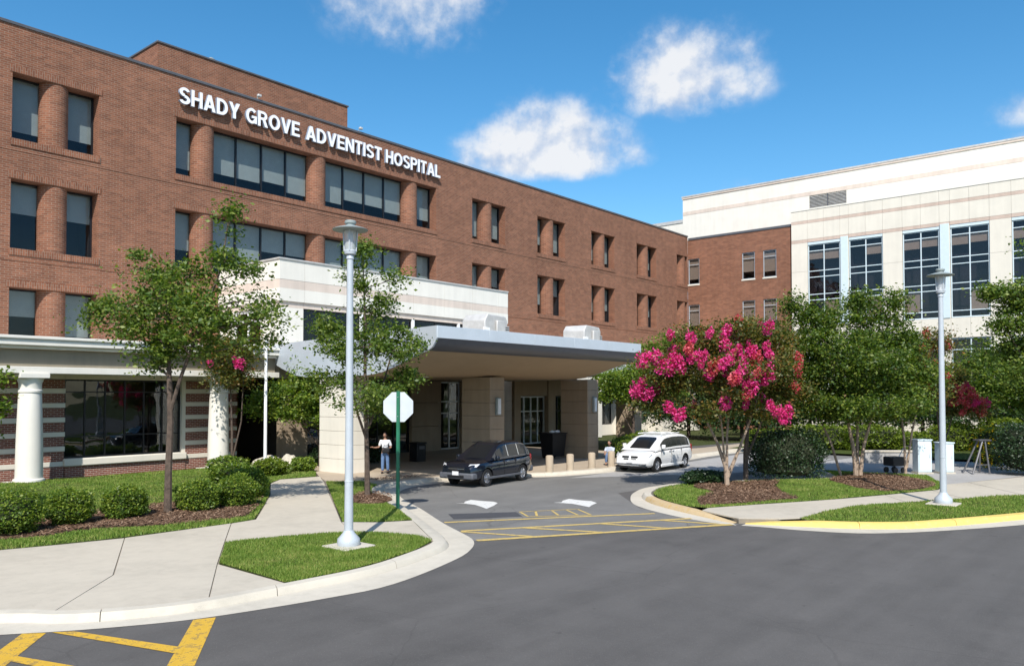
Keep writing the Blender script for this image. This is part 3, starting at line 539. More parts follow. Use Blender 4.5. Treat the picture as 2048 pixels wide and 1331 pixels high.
REC = .78; ROWS = [(15.0, 18.0), (10.05, 13.2), (5.2, 8.3)]
PAIRS = [(4.75, 8.5), (12.5, 16.25), (42.7, 46.45), (50.45, 54.2), (58.15, 61.9), (65.8, 69.5), (73.7, 75.95)]
GRP = (20.1, 39.0)
ops = []
for r, (a, b) in enumerate(ROWS):
    for p in PAIRS: ops.append((*p, a, b))
    if r < 2: ops.append((*GRP, a, b))
HB.add(wall_open(FF, -16, 76.05, 0, 20.128, ops, REC), 'wall', M['brick'])
sides = MB(); sides.box(-16, 76, .02, 24, 0, 19.7, FF, skip='ft'); sides.face([(-16, 40.02, 19.7), (76, 40.02, 19.7), (76, 64, 19.7), (-16, 64, 19.7)])
HB.add(sides, 'rear_wall', M['brick'])
HB.add(MB().box(-16.05, 76.1, -.06, .45, 20.13, 20.27, FF), 'coping', M['coping'], bevel=.015)
for z in (14.62, 9.66): # projecting header course at each floor
    m = MB(); cuts = sorted([p for p in PAIRS]+[GRP]); HB.add(m.box(-16, 76.0, -.02, .01, z-.16, z-.08, FF), 'string_course', M['brick'])
bl = random.Random(3)
for r, (za, zb) in enumerate(ROWS):
    for (a, b) in PAIRS+([GRP] if r < 2 else []):
        HB.add(MB().box(a-.12, b+.12, -.025, .02, zb+.005, zb+.31, FF, rot=True), 'lintel', M['brick'])
        HB.add(MB().box(a-.06, b+.06, -.045, REC, za-.30, za-.004, FF, rot=True), 'sill', M['brick'])
        HB.add(MB().box(a-.02, b+.02, REC+.01, REC+1.6, za-.05, zb+.05, FF, skip='f'), 'interior', M['room'])
        wide = (a, b) == GRP
        cs = [21.85, 29.25, 36.9] if wide else ([a+1.92] if b-a > 3 else [a+1.6])
        for c in cs: HB.add(MB().lathe([(.62, za-.002), (.62, zb+.002)], (c, 40.63, 0), 28, caps=False), 'round_pier', M['brick'], smooth=True)
        up = r == 0
        B = (lambda i: bl.choice([.80, .76, .86, .70, .82])) if up else ((lambda i: bl.choice([.45, .58, .72, .64])) if r == 1 else (lambda i: bl.choice([.5, .4, .66])))
        edges = [a]+[v for c in cs for v in (c-.45, c+.45)]+[b]
        for i in range(0, len(edges), 2):
            s0, s1 = edges[i], edges[i+1]
            if s1-s0 < .3: continue
            window(HB, FF, s0+.01, s1-.01, za+.01, zb-.01, REC-.08, 4 if s1-s0 > 4 else 1, [], 'bronze', 'glass', .075, B)
# ground floor base right of the pavilion: cream piers, brick bands and dark shop windows
for i in range(6):
    a = 41.5+i*5.7
    HB.add(MB().box(a, a+1.5, -3.6, -.05, 0, 5.4, FF), 'pier', M['stone'], bevel=.02)
    if i < 5:
        HB.add(MB().box(a+1.52, a+5.68, -2.0, -.06, 0, .9, FF), 'plinth', M['stone'])
        window(HB, FF, a+1.55, a+5.65, .92, 4.6, -1.7, 4, [3.4], 'bronze', 'glass_c', .07)
HB.add(MB().box(40.0, 76, -4.2, -.04, 5.42, 6.0, FF).box(40.0, 76, -4.0, -.05, 4.62, 5.41, FF), 'ledge', M['stone'], bevel=.03)
# right wing, brick part, facing the drive
wops = [(y0, y1, z0, z1) for (z0, z1) in ((15.05, 17.75), (10.15, 12.9), (5.3, 8.0)) for (y0, y1) in ((38.65, 39.93), (32.6, 33.95), (30.4, 31.75))]
HB.add(wall_open(FW, 28.8, 39.99, 0, 19.75, wops, .2), 'wall', M['brick'])
HB.add(MB().box(28.85, 39.9, -.06, .4, 19.76, 19.98, FW), 'coping', M['coping'])
for (y0, y1, z0, z1) in wops:
    HB.add(MB().box(y0-.05, y1+.05, -.06, .16, z0-.13, z0+.0, FW), 'sill', M['stone'], bevel=.01)
    HB.add(MB().box(y0, y1, .25, 1.4, z0, z1, FW, skip='f'), 'interior', M['room'])
    window(HB, FW, y0+.02, y1-.02, z0+.02, z1-.02, .12, 1, [z1-.62], 'pole', 'glass_d', .06, lambda i: bl.choice([.72, .78, .8]), 'blind_t')
HB.add(MB().box(28.8, 40.0, .5, 12, 0, 19.6, FW, skip='f'), 'rear_wall', M['brick'])
# rooftop penthouse
HB.add(MB().box(21.47, 35.1, 5, 18, 19.6, 23.815, FF, skip='u'), 'penthouse', M['brick'])
HB.add(MB().box(21.40, 35.17, 4.93, 18.07, 23.82, 23.93, FF), 'coping', M['coping'], bevel=.015)
def vent(x, y, z, name, label, s=1.0):
    t = thing(name, label, 'vent', (x, y, z)); MB().lathe([(.12*s, 0), (.12*s, .35*s)], n=10).build('stem', M['alu'], t, smooth=True); MB().lathe([(.3*s, .35*s), (.32*s, .42*s), (.1*s, .58*s), (0, .6*s)], n=12).build('cap', M['pole_d'], t, smooth=True)
vent(25.3, 46, 23.93, 'roof_vent', 'small dark vent cap on the penthouse roof', .9)
def floodlight(x, z, label):
    t = thing('floodlight', label, 'light', (x, 40.1, z)); MB().tube([(0, 0, 0), (0, 0, .16), (0, -.12, .22)], .03, 6).build('bracket', M['pole_d'], t); MB().box(-.11, .11, -.28, -.1, .12, .26).build('lamp_head', M['coping_l'], t, bevel=.03)
floodlight(24.9, 20.27, 'small white floodlight on the roof edge above the sign'); floodlight(32.2, 20.27, 'white floodlight on the roof edge near the penthouse corner')

# ------------------------------------------------------------------ the lettering on the front
def ring_poly(cx, cy, rx, ry, a0, a1, tx=.2, ty=.18, n=22):
    an = [RAD(a0+(a1-a0)*i/n) for i in range(n+1)]; o = [(cx+rx*math.cos(a), cy+ry*math.sin(a)) for a in an]; q = [(cx+(rx-tx)*math.cos(a), cy+(ry-ty)*math.sin(a)) for a in an]
    return [[o[i], o[i+1], q[i+1], q[i]] for i in range(n)]
def rect(x0, y0, x1, y1): return [[(x0, y0), (x1, y0), (x1, y1), (x0, y1)]]
BOWL = lambda: rect(0, 0, .2, 1)+ring_poly(.40, .715, .30, .285, -90, 90, .19, .165)+rect(.2, .835, .40, 1)+rect(.2, .43, .40, .595)
GLYPH = {'H': (.74, [rect(0, 0, .2, 1), rect(.54, 0, .74, 1), rect(.2, .41, .54, .59)]), 'A': (.80, [[[(0, 0), (.215, 0), (.50, 1), (.29, 1)]], [[(.80, 0), (.51, 1), (.30, 1), (.585, 0)]], rect(.19, .2, .61, .37)]),
         'D': (.76, [rect(0, 0, .2, 1), ring_poly(.30, .5, .46, .5, -90, 90)+rect(.2, .82, .3, 1)+rect(.2, 0, .3, .18)]), 'Y': (.78, [[[(0, 1), (.235, 1), (.49, .44), (.29, .38)]], [[(.78, 1), (.545, 1), (.29, .44), (.49, .38)]], rect(.29, 0, .49, .44)]),
         'G': (.80, [ring_poly(.42, .5, .42, .5, 42, 330), rect(.44, .37, .80, .53), rect(.63, .04, .80, .40)]), 'R': (.76, [BOWL(), [[(.34, .45), (.56, .47), (.76, 0), (.53, 0)]]]), 'O': (.86, [ring_poly(.43, .5, .43, .5, 0, 360, .2, .18, 36)]),
         'V': (.78, [[[(0, 1), (.22, 1), (.48, 0), (.30, 0)]], [[(.78, 1), (.56, 1), (.30, 0), (.48, 0)]]]), 'E': (.63, [rect(0, 0, .2, 1), rect(.2, .82, .63, 1), rect(.2, .42, .58, .58), rect(.2, 0, .63, .18)]), 'N': (.75, [rect(0, 0, .19, 1), rect(.56, 0, .75, 1), [[(.0, 1), (.22, 1), (.75, 0), (.53, 0)]]]),
         'T': (.66, [rect(0, .82, .66, 1), rect(.23, 0, .43, .82)]), 'I': (.2, [rect(0, 0, .2, 1)]), 'S': (.70, [ring_poly(.35, .725, .34, .275, 18, 272, .2, .17), ring_poly(.35, .275, .35, .275, 198, 452, .2, .17)]), 'P': (.70, [BOWL()]), 'L': (.58, [rect(0, 0, .2, 1), rect(.2, 0, .58, .18)])}
def letters():
    root = thing('hospital_sign', 'raised white capital letters reading SHADY GROVE ADVENTIST HOSPITAL on the brick wall', 'sign', (20.1, 39.84, 18.68))
    for word, x0, x1 in (('SHADY', 20.12, 23.6), ('GROVE', 23.98, 27.5), ('ADVENTIST', 27.95, 33.8), ('HOSPITAL', 34.15, 39.15)):
        hs = [.87]*len(word); gap = .07; k = (x1-x0-gap*(len(word)-1))/sum(GLYPH[c][0]*h for c, h in zip(word, hs)); x = x0
        for c, h in zip(word, hs):
            m = MB()
            for li, polys in enumerate(GLYPH[c][1]):
                d0 = -.10-.0025*li; P = lambda p, d: (x-20.1+p[0]*h*k, d, p[1]*h)
                for q in polys:
                    A = sum(q[i][0]*q[(i+1) % 4][1]-q[(i+1) % 4][0]*q[i][1] for i in range(4)); q = q if A > 0 else q[::-1]
                    m.cur = 0; m.face([P(p, d0) for p in q]); m.cur = 1
                    for i in range(4): m.face([P(q[i], d0), P(q[i], .06), P(q[(i+1) % 4], .06), P(q[(i+1) % 4], d0)])
            m.build('letter', [M['letter'], M['letter_side']], root); x += GLYPH[c][0]*h*k+gap
letters()

# ------------------------------------------------------------------ white wing
wing = thing('white_wing', 'cream and white precast wing with tall gridded windows at the right', 'building', (76, 12, 0)); WG = Root(wing)
WY = [(24.23, 27.24), (20.51, 23.46), (15.93, 18.88), (12.18, 15.12), (7.66, 10.61), (3.95, 6.9)]
wo_ = [(a, b, 10.0, 17.95) for a, b in WY]+[(a, b, 4.4, 8.3) for a, b in WY]
FWp = Frame((75.75, 0, 0), (0, 1, 0), (-1, 0, 0))
WG.add(wall_open(Frame((75.82, 0, 0), (0, 1, 0), (-1, 0, 0)), -6, 28.78, 0, 21.0, wo_, .3), 'backing_wall', M['joint'])
WG.add(MB().box(-6, 28.78, .4, 12, 0, 20.9, FWp, skip='f').box(28.70, 28.79, .075, 12, 0, 20.98, FWp), 'side_wall', M['stone'])
def panels(R, fr, S, Z, ops, th, matf, name='panel'):
    for a, b in zip(S, S[1:]):
        for c, d in zip(Z, Z[1:]):
            if any(o[0] < (a+b)/2 < o[1] and o[2] < (c+d)/2 < o[3] for o in ops): continue
            R.add(MB().box(a+.008, b-.008, 0, th, c+.008, d-.008, fr, skip='b'), name, M[matf(c, d)])
edges = sorted({v for w in WY for v in w}); S = [-6, -3, 0, 2.2]+edges+[28.78]
S2 = []
for a, b in zip(S, S[1:]):
    k = max(1, round((b-a)/1.5)); S2 += [a+(b-a)*i/k for i in range(k)]
S2.append(S[-1])
panels(WG, FWp, S2, [0, 2.2, 4.4, 8.3, 10.0], wo_, .07, lambda c, d: 'stone')
panels(WG, FWp, S2, [10.0, 12.7, 15.2, 17.95], wo_, .07, lambda c, d: 'stone')
panels(WG, FWp, S2, [17.95, 18.25], [], .07, lambda c, d: 'band'); panels(WG, FWp, S2, [18.25, 19.78], [], .07, lambda c, d: 'stone'); panels(WG, FWp, S2, [19.78, 20.06], [], .07, lambda c, d: 'band'); panels(WG, FWp, S2, [20.06, 21.02], [], .07, lambda c, d: 'stone')
WG.add(MB().box(-6, 28.82, -.04, .5, 21.025, 21.12, FWp), 'coping', M['stone_w'])
for (a, b) in WY:
    WG.add(MB().box(a, b, .40, 1.6, 4.4, 17.95, FWp, skip='f'), 'interior', M['room'])
    rr = random.Random(int(a*7)); pick = {(rr.randrange(2), 5): 1.0 if rr.random() < .5 else .4, (rr.randrange(2), 1): 1.0, (rr.randrange(2), 5): .45}
    window(WG, FWp, a+.02, b-.02, 10.02, 17.70, .16, 2, [10.61, 12.43, 12.96, 14.6, 15.18, 17.09], 'paleframe', 'glass_d', .085, pblind=lambda i, k: pick.get((i, k)), bmat='blind_t')
    WG.add(MB().box(a+.02, b-.02, .03, .30, 17.70, 17.94, FWp), 'head_panel', M['paleframe'])
    window(WG, FWp, a+.02, b-.02, 4.42, 8.28, .16, 2, [7.3], 'paleframe', 'glass_d', .085)
for a, b in ((23.46, 24.23), (15.12, 15.93), (6.9, 7.66)):
    WG.add(MB().box(a+.05, b-.05, -.06, -.003, 10.0, 18.1, FWp), 'mullion_panel', M['paleframe'], bevel=.015)
# set-back upper block with its louvre
FU = Frame((82, 0, 0), (0, 1, 0), (-1, 0, 0)); lo = (25.55, 29.25, 22.62, 23.92)
WG.add(wall_open(FU, -8, 43.7, 18, 23.95, [lo], .3), 'upper_wall', M['stone_w']); WG.add(MB().box(-8, 43.7, -.02, .2, 23.952, 24.35, FU), 'upper_band', M['band2']); WG.add(MB().box(-8, 43.7, 0, 14, 24.352, 25.8, FU), 'upper_wall', M['stone_w'])
WG.add(MB().box(-8.06, 43.76, -.08, 14.1, 25.802, 25.98, FU), 'cornice', M['band2']); WG.add(MB().box(-8.1, 43.8, -.12, 14.14, 25.982, 26.15, FU), 'coping', M['coping_l']); WG.add(MB().box(43.4, 43.69, .01, 14, 18, 24.34, FU), 'upper_side_wall', M['stone_w'])
lv = WG.add(MB().box(lo[0], lo[1], .22, .26, lo[2], lo[3], FU).box(lo[0]+1.8, lo[0]+1.9, .0, .2, lo[2], lo[3], FU), 'louvre', M['coping'])
for h in range(2):
    for i in range(9):
        z = lo[2]+.05+i*.14; m = MB(); a, b = (lo[0]+.02, lo[0]+1.79) if h == 0 else (lo[0]+1.91, lo[1]-.02)
        m.face([FU.p(a, z, .0), FU.p(b, z, .0), FU.p(b, z+.12, .15), FU.p(a, z+.12, .15)]); m.face([FU.p(a, z-.012, .0), FU.p(b, z-.012, .0), FU.p(b, z, .0), FU.p(a, z, .0)]); q = m.build('slat', M['coping_l']); q.parent = lv
WG.add(MB().box(46.9, 70, 6, 20, 18, 24.6, FU).box(43.7, 46.9, 6, 20, 18, 24.6, FU), 'rear_block', M['stone_w']); WG.add(MB().box(43.8, 70, 5.92, 20, 24.602, 25.0, FU), 'rear_cornice', M['coping_l'])

# ------------------------------------------------------------------ porch colonnade
porch = thing('porch_colonnade', 'one-storey porch with white round columns, taupe frieze and white cornice', 'porch', (11.4, 34, 0)); PO = Root(porch)
FP = Frame((0, 33.4, 0), (1, 0, 0), (0, -1, 0)); PX1 = 22.3
PO.add(MB().box(-14, PX1, -.05, 7, 5.60, 5.72, FP).box(-14, PX1, .03, 7, 5.36, 5.599, FP).box(-14, PX1, .22, 7, 5.24, 5.359, FP), 'cornice', M['stone_w'], bevel=.02)
PO.add(MB().box(-14, PX1-.2, .45, 1.2, 4.56, 5.238, FP), 'frieze', M['frieze']); PO.add(MB().box(-14, PX1-.1, .22, 1.3, 4.30, 4.558, FP), 'architrave', M['stone_w'], bevel=.015)
PO.add(MB().box(-14, PX1-.2, 1.31, 6.6, 4.36, 4.40, FP), 'ceiling', M['stone'])
for x in (-4.3, 3.56, 11.42, 19.28):
    c = PO.add(MB().lathe([(.54, .13), (.56, .18), (.54, .25), (.475, .27), (.47, .9), (.45, 2.0), (.40, 3.50), (.395, 3.56), (.43, 3.58), (.43, 3.66), (.39, 3.68), (.395, 3.92), (.44, 4.02), (.47, 4.12)], (x, 34.05, 0), 32), 'column', M['stone_w'], smooth=True)
    p = MB().box(x-.52, x+.52, 33.53, 34.57, 4.12, 4.299).build('abacus', M['stone_w'], c, bevel=.015); q = MB().box(x-.72, x+.72, 33.33, 34.77, 0, .13).build('plinth', M['stone_w'], c, bevel=.02)
FPW = Frame((0, 35.6, 0), (1, 0, 0), (0, -1, 0))
def banded(a, b):
    z = 0; i = 0
    for h in (.52, .20, .42, .20, .40, .20, .40, .20, .40, .20, .40, .20, .36):
        brick = i % 2 == 0
        PO.add(MB().box(a+(0 if brick else -.02), b+(0 if brick else .02), (.0 if brick else -.03), .5, z+.003, z+h-.003, FPW), 'brick_block' if brick else 'stone_block', M['brick_dark'] if brick else M['stone'], bevel=.008); z += h; i += 1
banded(-2.46, -2.1)
for k in range(-2, 1):
    o = k*7.86
    banded(18.5+o, 21.1+o)
    PO.add(MB().box(13.26+o, 18.48+o, -.04, .4, 0, .50, FPW), 'base_wall', M['brick_dark']); PO.add(MB().box(13.2+o, 18.5+o, -.16, .42, .505, .82, FPW), 'sill', M['stone'], bevel=.04)
    PO.add(MB().box(18.32+o, 18.49+o, .0, .4, .83, 4.12, FPW), 'jamb', M['stone']); PO.add(MB().box(13.26+o, 18.3+o, .3, 3.8, .55, 4.2, FPW, skip='f'), 'interior', M['room'])
    window(PO, FPW, 13.27+o, 18.31+o, .83, 4.12, .22, 6, [1.72, 3.6], 'bronze', 'glass_c', .06)
    PO.add(MB().box(13.26+o, 21.1+o, .02, .5, 4.13, 4.36, FPW), 'lintel', M['stone'])
PO.add(MB().box(-14, PX1, 4.2, 4.3, 0, 4.35, FPW), 'rear_wall', M['room_b'])

# ------------------------------------------------------------------ entrance pavilion behind the canopy
pav = thing('entrance_pavilion', 'cream banded two-storey entrance pavilion in front of the brick hospital', 'building', (31, 34.2, 0)); PV = Root(pav)
FV = Frame((0, 34.2, 0), (1, 0, 0), (0, -1, 0)); FVL = Frame((22.57, 0, 0), (0, 1, 0), (-1, 0, 0)); X0, X1 = 22.57, 39.94
PV.add(MB().box(X0+.1, X1-.05, .125, 5.75, 7.87, 10.2, FV), 'core', M['joint']); PV.add(MB().box(X0+1.2, X1-.05, 1.6, 5.7, .1, 7.86, FV).box(X0+.5, X1-.05, .51, 5.7, 4.3, 5.9, FV), 'rear_wall', M['room_b'])
pops = [(24.0, 39.0, 6.0, 7.86)]
sx = [X0, 24.0, 26.5, 29, 31.5, 34, 36.5, 39.0, X1]
for (za, zb, mt, st) in ((9.24, 10.22, 'stone_w', -.04), (8.8, 9.235, 'band2', -.03), (8.16, 8.795, 'stone_w', -.04), (7.86, 8.155, 'band2', .06)):
    for a, b in zip(sx, sx[1:]): PV.add(MB().box(a+(.006 if a > X0 else st), b-.006, st, .12, za, zb, FV), 'panel', M[mt])
    for a, b in zip((34.2, 36.1, 38.0), (36.1, 38.0, 39.95)): PV.add(MB().box(a+(.13 if a == 34.2 else .006), b-.006, st, .10, za, zb, FVL), 'panel', M[mt])
PV.add(MB().box(X0-.1, X1, -.1, 5.7, 10.225, 10.30, FV), 'coping', M['coping_l'])
for a, b in ((X0, 24.0), (39.0, X1)): PV.add(MB().box(a+.06, b, .06, .5, 4.3, 7.855, FV), 'panel', M['stone_w'])
for a, b in ((34.71, 36.0), (38.6, 39.9)): PV.add(MB().box(a, b, .06, .4, 4.3, 7.855, FVL), 'panel', M['stone_w'])
PV.add(MB().box(36.0, 38.6, .06, .4, 4.3, 5.95, FVL), 'panel', M['stone_w'])
window(PV, FVL, 36.02, 38.58, 5.97, 7.84, .2, 2, [7.3], 'white_metal', 'glass_d', .12)
for a in (24.02, 27.8, 31.6, 35.4):
    b = min(a+3.7, 38.98); window(PV, FV, a, b, 5.97, 7.84, .2, 2, [7.25], 'bronze', 'glass_d', .08)
    if a > 25: PV.add(MB().box(a-.12, a+.03, .02, .3, 5.97, 7.85, FV), 'mullion', M['white_metal'])
PV.add(MB().box(24, 39, .05, .5, 4.3, 5.95, FV), 'spandrel', M['tan'])
# ground floor under the canopy: tan piers and glazed entrance bays
for a, b in ((22.9, 24.4), (27.6, 28.0), (31.6, 34.0), (35.8, 37.4), (38.9, 39.9)):
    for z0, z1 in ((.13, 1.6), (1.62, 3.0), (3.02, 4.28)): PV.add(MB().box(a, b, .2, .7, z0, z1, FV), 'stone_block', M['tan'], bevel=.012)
for a, b, n in ((24.42, 27.58, 3), (28.02, 31.58, 3), (34.02, 35.78, 2), (37.42, 38.88, 2)):
    w = (b-a)/n; window(PV, FV, a, b, .14, 4.27, .45, n, [2.35, 3.05], 'alu' if n == 2 else 'bronze', 'glass_c', .09, name='entrance_door' if n == 2 else 'window')
for a, b in ((39.96, 40.6), (43.6, 44.4), (46.4, 47.0)): PV.add(MB().box(a, b, -.6, 2.0, .13, 4.7, FV), 'stone_block', M['tan'], bevel=.012)
PV.add(MB().box(40.6, 46.4, -.5, 1.8, 3.4, 4.7, FV), 'header', M['tan']); window(PV, FV, 40.62, 43.58, .14, 3.38, -.2, 4, [2.35], 'alu', 'glass_c', .10, name='entrance_door'); window(PV, FV, 44.42, 46.38, .14, 3.38, -.2, 3, [2.35], 'bronze', 'glass_c', .09)
PV.add(MB().box(40.6, 46.4, 1.81, 1.9, .13, 3.4, FV), 'lobby_wall', M['room_b'])
# ------------------------------------------------------------------ entrance canopy
can = thing('entrance_canopy', 'wide blue-grey metal entrance canopy with curved underside on tan piers', 'canopy', (27, 27, 0)); CN = Root(can)
CY0, CD = 20.2, 14.0
def cx(y, right): return (33.55 if right else 19.75)+(y-CY0)/CD*2.45
PROF = [(0, 5.50), (.10, 5.36), (.26, 5.20), (.50, 5.10), (.62, 5.07)]
SOF = [(.62, 5.07), (1.6, 4.86), (2.8, 4.56), (3.8, 4.36), (4.8, 4.28), (10.2, 4.28), (11.5, 4.40), (12.8, 4.72), (14.0, 5.06)]
def strip(prof, e0=0, e1=0):
    m = MB()
    for (a, za), (b, zb) in zip(prof, prof[1:]):
        ya, yb = CY0+a, CY0+b; n = 6
        for i in range(n):
            t0, t1 = i/n, (i+1)/n; L = lambda y, t: cx(y, 0)+(cx(y, 1)-cx(y, 0))*t
            m.face([(L(ya, t0), ya, za), (L(yb, t0), yb, zb), (L(yb, t1), yb, zb), (L(ya, t1), ya, za)])
    return m
CN.add(strip([(0.06, 5.90), (14.0, 5.90)]), 'roof_deck', M['coping_l']); CN.add(strip(SOF), 'soffit', M['soffit'], smooth=True); CN.add(strip(PROF), 'drip_band', M['fascia_d'], smooth=True)
xs = [19.75+13.8*i/5 for i in range(6)]
for a, b in zip(xs, xs[1:]): CN.add(MB().box(a+.004, b-.004, 20.17, 20.25, 5.50, 5.94), 'fascia_panel', M['fascia'], bevel=.006)
for right in (0, 1):
    Pp = PROF+SOF[1:]; k = -.02 if not right else .02
    cuts = [0, 4.8, 9.6, 14.0]
    for c0, c1 in zip(cuts, cuts[1:]):
        ys = sorted({c0+.004, c1-.004, *[p[0] for p in Pp if c0 < p[0] < c1]}); zb = [float(np.interp(y, [p[0] for p in Pp], [p[1] for p in Pp])) for y in ys]; m = MB()
        for (a, za), (b, zb_) in zip(zip(ys, zb), zip(ys[1:], zb[1:])):
            q = [(cx(CY0+a, right)+k, CY0+a, za-.01), (cx(CY0+b, right)+k, CY0+b, zb_-.01), (cx(CY0+b, right)+k, CY0+b, 5.94), (cx(CY0+a, right)+k, CY0+a, 5.94)]
            q2 = [(x-k*4, y, z) for x, y, z in q]; m.face(q); m.face(q2[::-1]); m.face([q[0], q2[0], q2[1], q[1]]); m.face([q[3], q[2], q2[2], q2[3]])
            m.face([q[0], q[3], q2[3], q2[0]]) if a == ys[0] else None
            m.face([q[1], q2[1], q2[2], q[2]]) if b == ys[-1] else None
        CN.add(m, 'end_panel', M['fascia'])
CN.add(MB().box(36.3, 47.0, 27.5, 34.1, 4.72, 4.76), 'soffit', M['soffit'])
CN.add(MB().box(36.3, 47.1, 27.4, 34.15, 4.77, 5.35), 'added_shade_roof', M['fascia'], bevel=.02)  # second, lower roof added beside the canopy to shade the entrance bay
def pier(x, y, w, d, top, label=None):
    z = .12
    hs = [.62]*6 if top > 4 else [.6]*6; i = 0
    while z < top-.02:
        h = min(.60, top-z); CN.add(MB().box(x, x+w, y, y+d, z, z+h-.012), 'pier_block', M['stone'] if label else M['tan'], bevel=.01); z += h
    CN.add(MB().box(x+.02, x+w-.02, y+.02, y+d-.02, .12, top-.01), 'pier_core', M['joint'])
pier(21.3, 27.2, 1.15, 1.95, 4.285, 1); pier(26.8, 24.0, 1.0, 1.75, 4.285); pier(34.5, 24.0, 1.0, 1.75, 4.285); pier(35.6, 31.0, 1.0, 1.5, 4.285); pier(45.6, 28.0, 1.0, 1.4, 4.715)
for x in (27.05, 34.8):
    s_ = CN.add(MB().box(x+.1, x+.4, 23.88, 23.995, 2.55, 3.35), 'wall_lamp', M['pole_d'], bevel=.02); q = MB().box(x+.15, x+.35, 23.84, 23.879, 2.6, 3.3).build('diffuser', M['white_metal'], s_, bevel=.01)
for x, y in ((24.2, 25.5), (29.5, 26.5), (24.6, 30.2)): CN.add(MB().lathe([(.16, 4.25), (.18, 4.275)], (x, y, 0), 16), 'downlight', M['white_metal'], smooth=True)
# ------------------------------------------------------------------ lamp posts, stop sign, flag pole
def lamp_post(loc, label):
    t = thing('lamp_post', label, 'lamp post', loc, group='lamp posts along the street')
    MB().box(-.42, .42, -.42, .42, -.05, .035).build('footing', M['conc_l'], t, bevel=.02)
    MB().lathe([(.24, .03), (.255, .08), (.245, .18), (.17, .26), (.13, .31), (.11, .36)], n=24).build('base_cover', M['pole'], t, smooth=True)
    MB().lathe([(.098, .3), (.093, 1.42), (.099, 1.425), (.099, 1.445), (.092, 1.45), (.070, 6.30), (.070, 6.36), (.084, 6.37), (.084, 6.43), (.07, 6.45)], n=20).build('pole', M['pole'], t, smooth=True)
    h = MB().lathe([(.07, 6.45), (.125, 6.48), (.135, 6.55), (.12, 6.57)], n=20).build('lamp_holder', M['pole'], t, smooth=True)
    MB().lathe([(.118, 6.56), (.13, 6.8), (.145, 7.02)], n=20, caps=False).build('lantern', M['lens'], t, smooth=True)
    MB().lathe([(.04, 6.58), (.05, 6.7), (.07, 7.0)], n=10).build('lamp', M['white_metal'], t, smooth=True)
    for k in range(4):
        a = math.pi/4+k*math.pi/2; MB().tube([(.13*math.cos(a), .13*math.sin(a), 6.54), (.158*math.cos(a), .158*math.sin(a), 7.03)], .016, 6).build('strut', M['pole'], t)
    MB().lathe([(.15, 7.0), (.39, 7.015), (.395, 7.03), (.35, 7.05), (.14, 7.11), (.11, 7.115)], n=32).build('lamp_shade', M['pole_d'], t, smooth=True)
    MB().lathe([(.10, 7.115), (.10, 7.15), (.125, 7.165), (.13, 7.205), (.11, 7.23), (0, 7.235)], n=20).build('cap', M['pole_d'], t, smooth=True)
t_ = NT('clear_lamp_lens'); M['lens'] = t_.done(t_.n('ShaderNodeMixShader', {0: .45, 1: t_.n('ShaderNodeBsdfTransparent').outputs[0], 2: t_.bsdf((.75, .78, .80, 1), .3)}).outputs[0])
lamp_post((11.15, 14.17, .14), 'tall pale grey lamp post on the small corner lawn'); lamp_post((27.21, 5.71, .14), 'tall pale grey lamp post on the verge behind the yellow kerb')
t = thing('stop_sign', 'back of an octagonal stop sign on a green steel post', 'traffic sign', (15.56, 17.53, .13), RAD(40.25-90))
m = MB(); oc = [(.485*math.cos(RAD(22.5+45*i))*.97, .485*math.sin(RAD(22.5+45*i))*.97) for i in range(8)]; zc = 3.0
m.face([(x, .06, zc+y) for x, y in oc]); m.face([(x, .064, zc+y) for x, y in oc[::-1]])
for i in range(8): a, b = oc[i], oc[(i+1) % 8]; m.face([(a[0], .06, zc+a[1]), (a[0], .064, zc+a[1]), (b[0], .064, zc+b[1]), (b[0], .06, zc+b[1])])
m.build('sign_plate', M['alu'], t)
MB().box(-.035, .035, -.02, .055, -.1, 3.46).box(-.055, .055, .035, .056, -.1, 3.46).build('post', M['green_post'], t, bevel=.008); MB().box(-.045, .045, -.03, .06, -.1, .62).build('post_sleeve', M['green_post'], t, bevel=.008)
for z in (2.72, 3.28): MB().lathe([(.014, 0), (.014, .012)], (0, -.03, z), 8).build('bolt', M['alu'], t)
t = thing('flag_pole', 'slim white pole standing before the porch beside the canopy', 'pole', (19.75, 30.95, .1)); MB().lathe([(.11, 0), (.11, .2), (.075, .22), (.06, 5.6), (.055, 5.62)], n=14).build('pole', M['white_metal'], t, smooth=True); MB().lathe([(.055, 5.62), (.08, 5.68), (.055, 5.76), (0, 5.78)], n=12).build('finial', M['alu'], t, smooth=True)

# ------------------------------------------------------------------ bollards, bins, rooftop units, cabinets
for (x, y), lb in zip(((27.38, 21.4), (28.62, 21.2), (29.98, 20.98), (31.35, 20.82)), ('bollard nearest the dark car', 'second bollard from the dark car', 'third bollard from the dark car', 'bollard at the nose of the white minivan')):
    t = thing('bollard', 'tan concrete '+lb, 'bollard', (x, y-.35, .13), group='bollards along the entrance kerb'); MB().lathe([(.165, 0), (.165, .67), (.15, .71), (.10, .735), (0, .74)], n=20).build('post', M['conc_t'], t, smooth=True); MB().lathe([(.185, 0), (.185, .02), (.166, .025)], n=20, caps=False).build('collar', M['conc_l'], t)
t = thing('waste_cart', 'large dark grey wheeled waste cart by the right canopy pier', 'bin', (33.6, 25.6, .13), RAD(-8))
m = MB(); B, T_ = [(-.42, -.4), (.42, -.4), (.42, .4), (-.42, .4)], [(-.52, -.5), (.52, -.5), (.52, .5), (-.52, .5)]
for i in range(4): j = (i+1) % 4; m.face([(*B[i], .12), (*B[j], .12), (*T_[j], 1.3), (*T_[i], 1.3)])
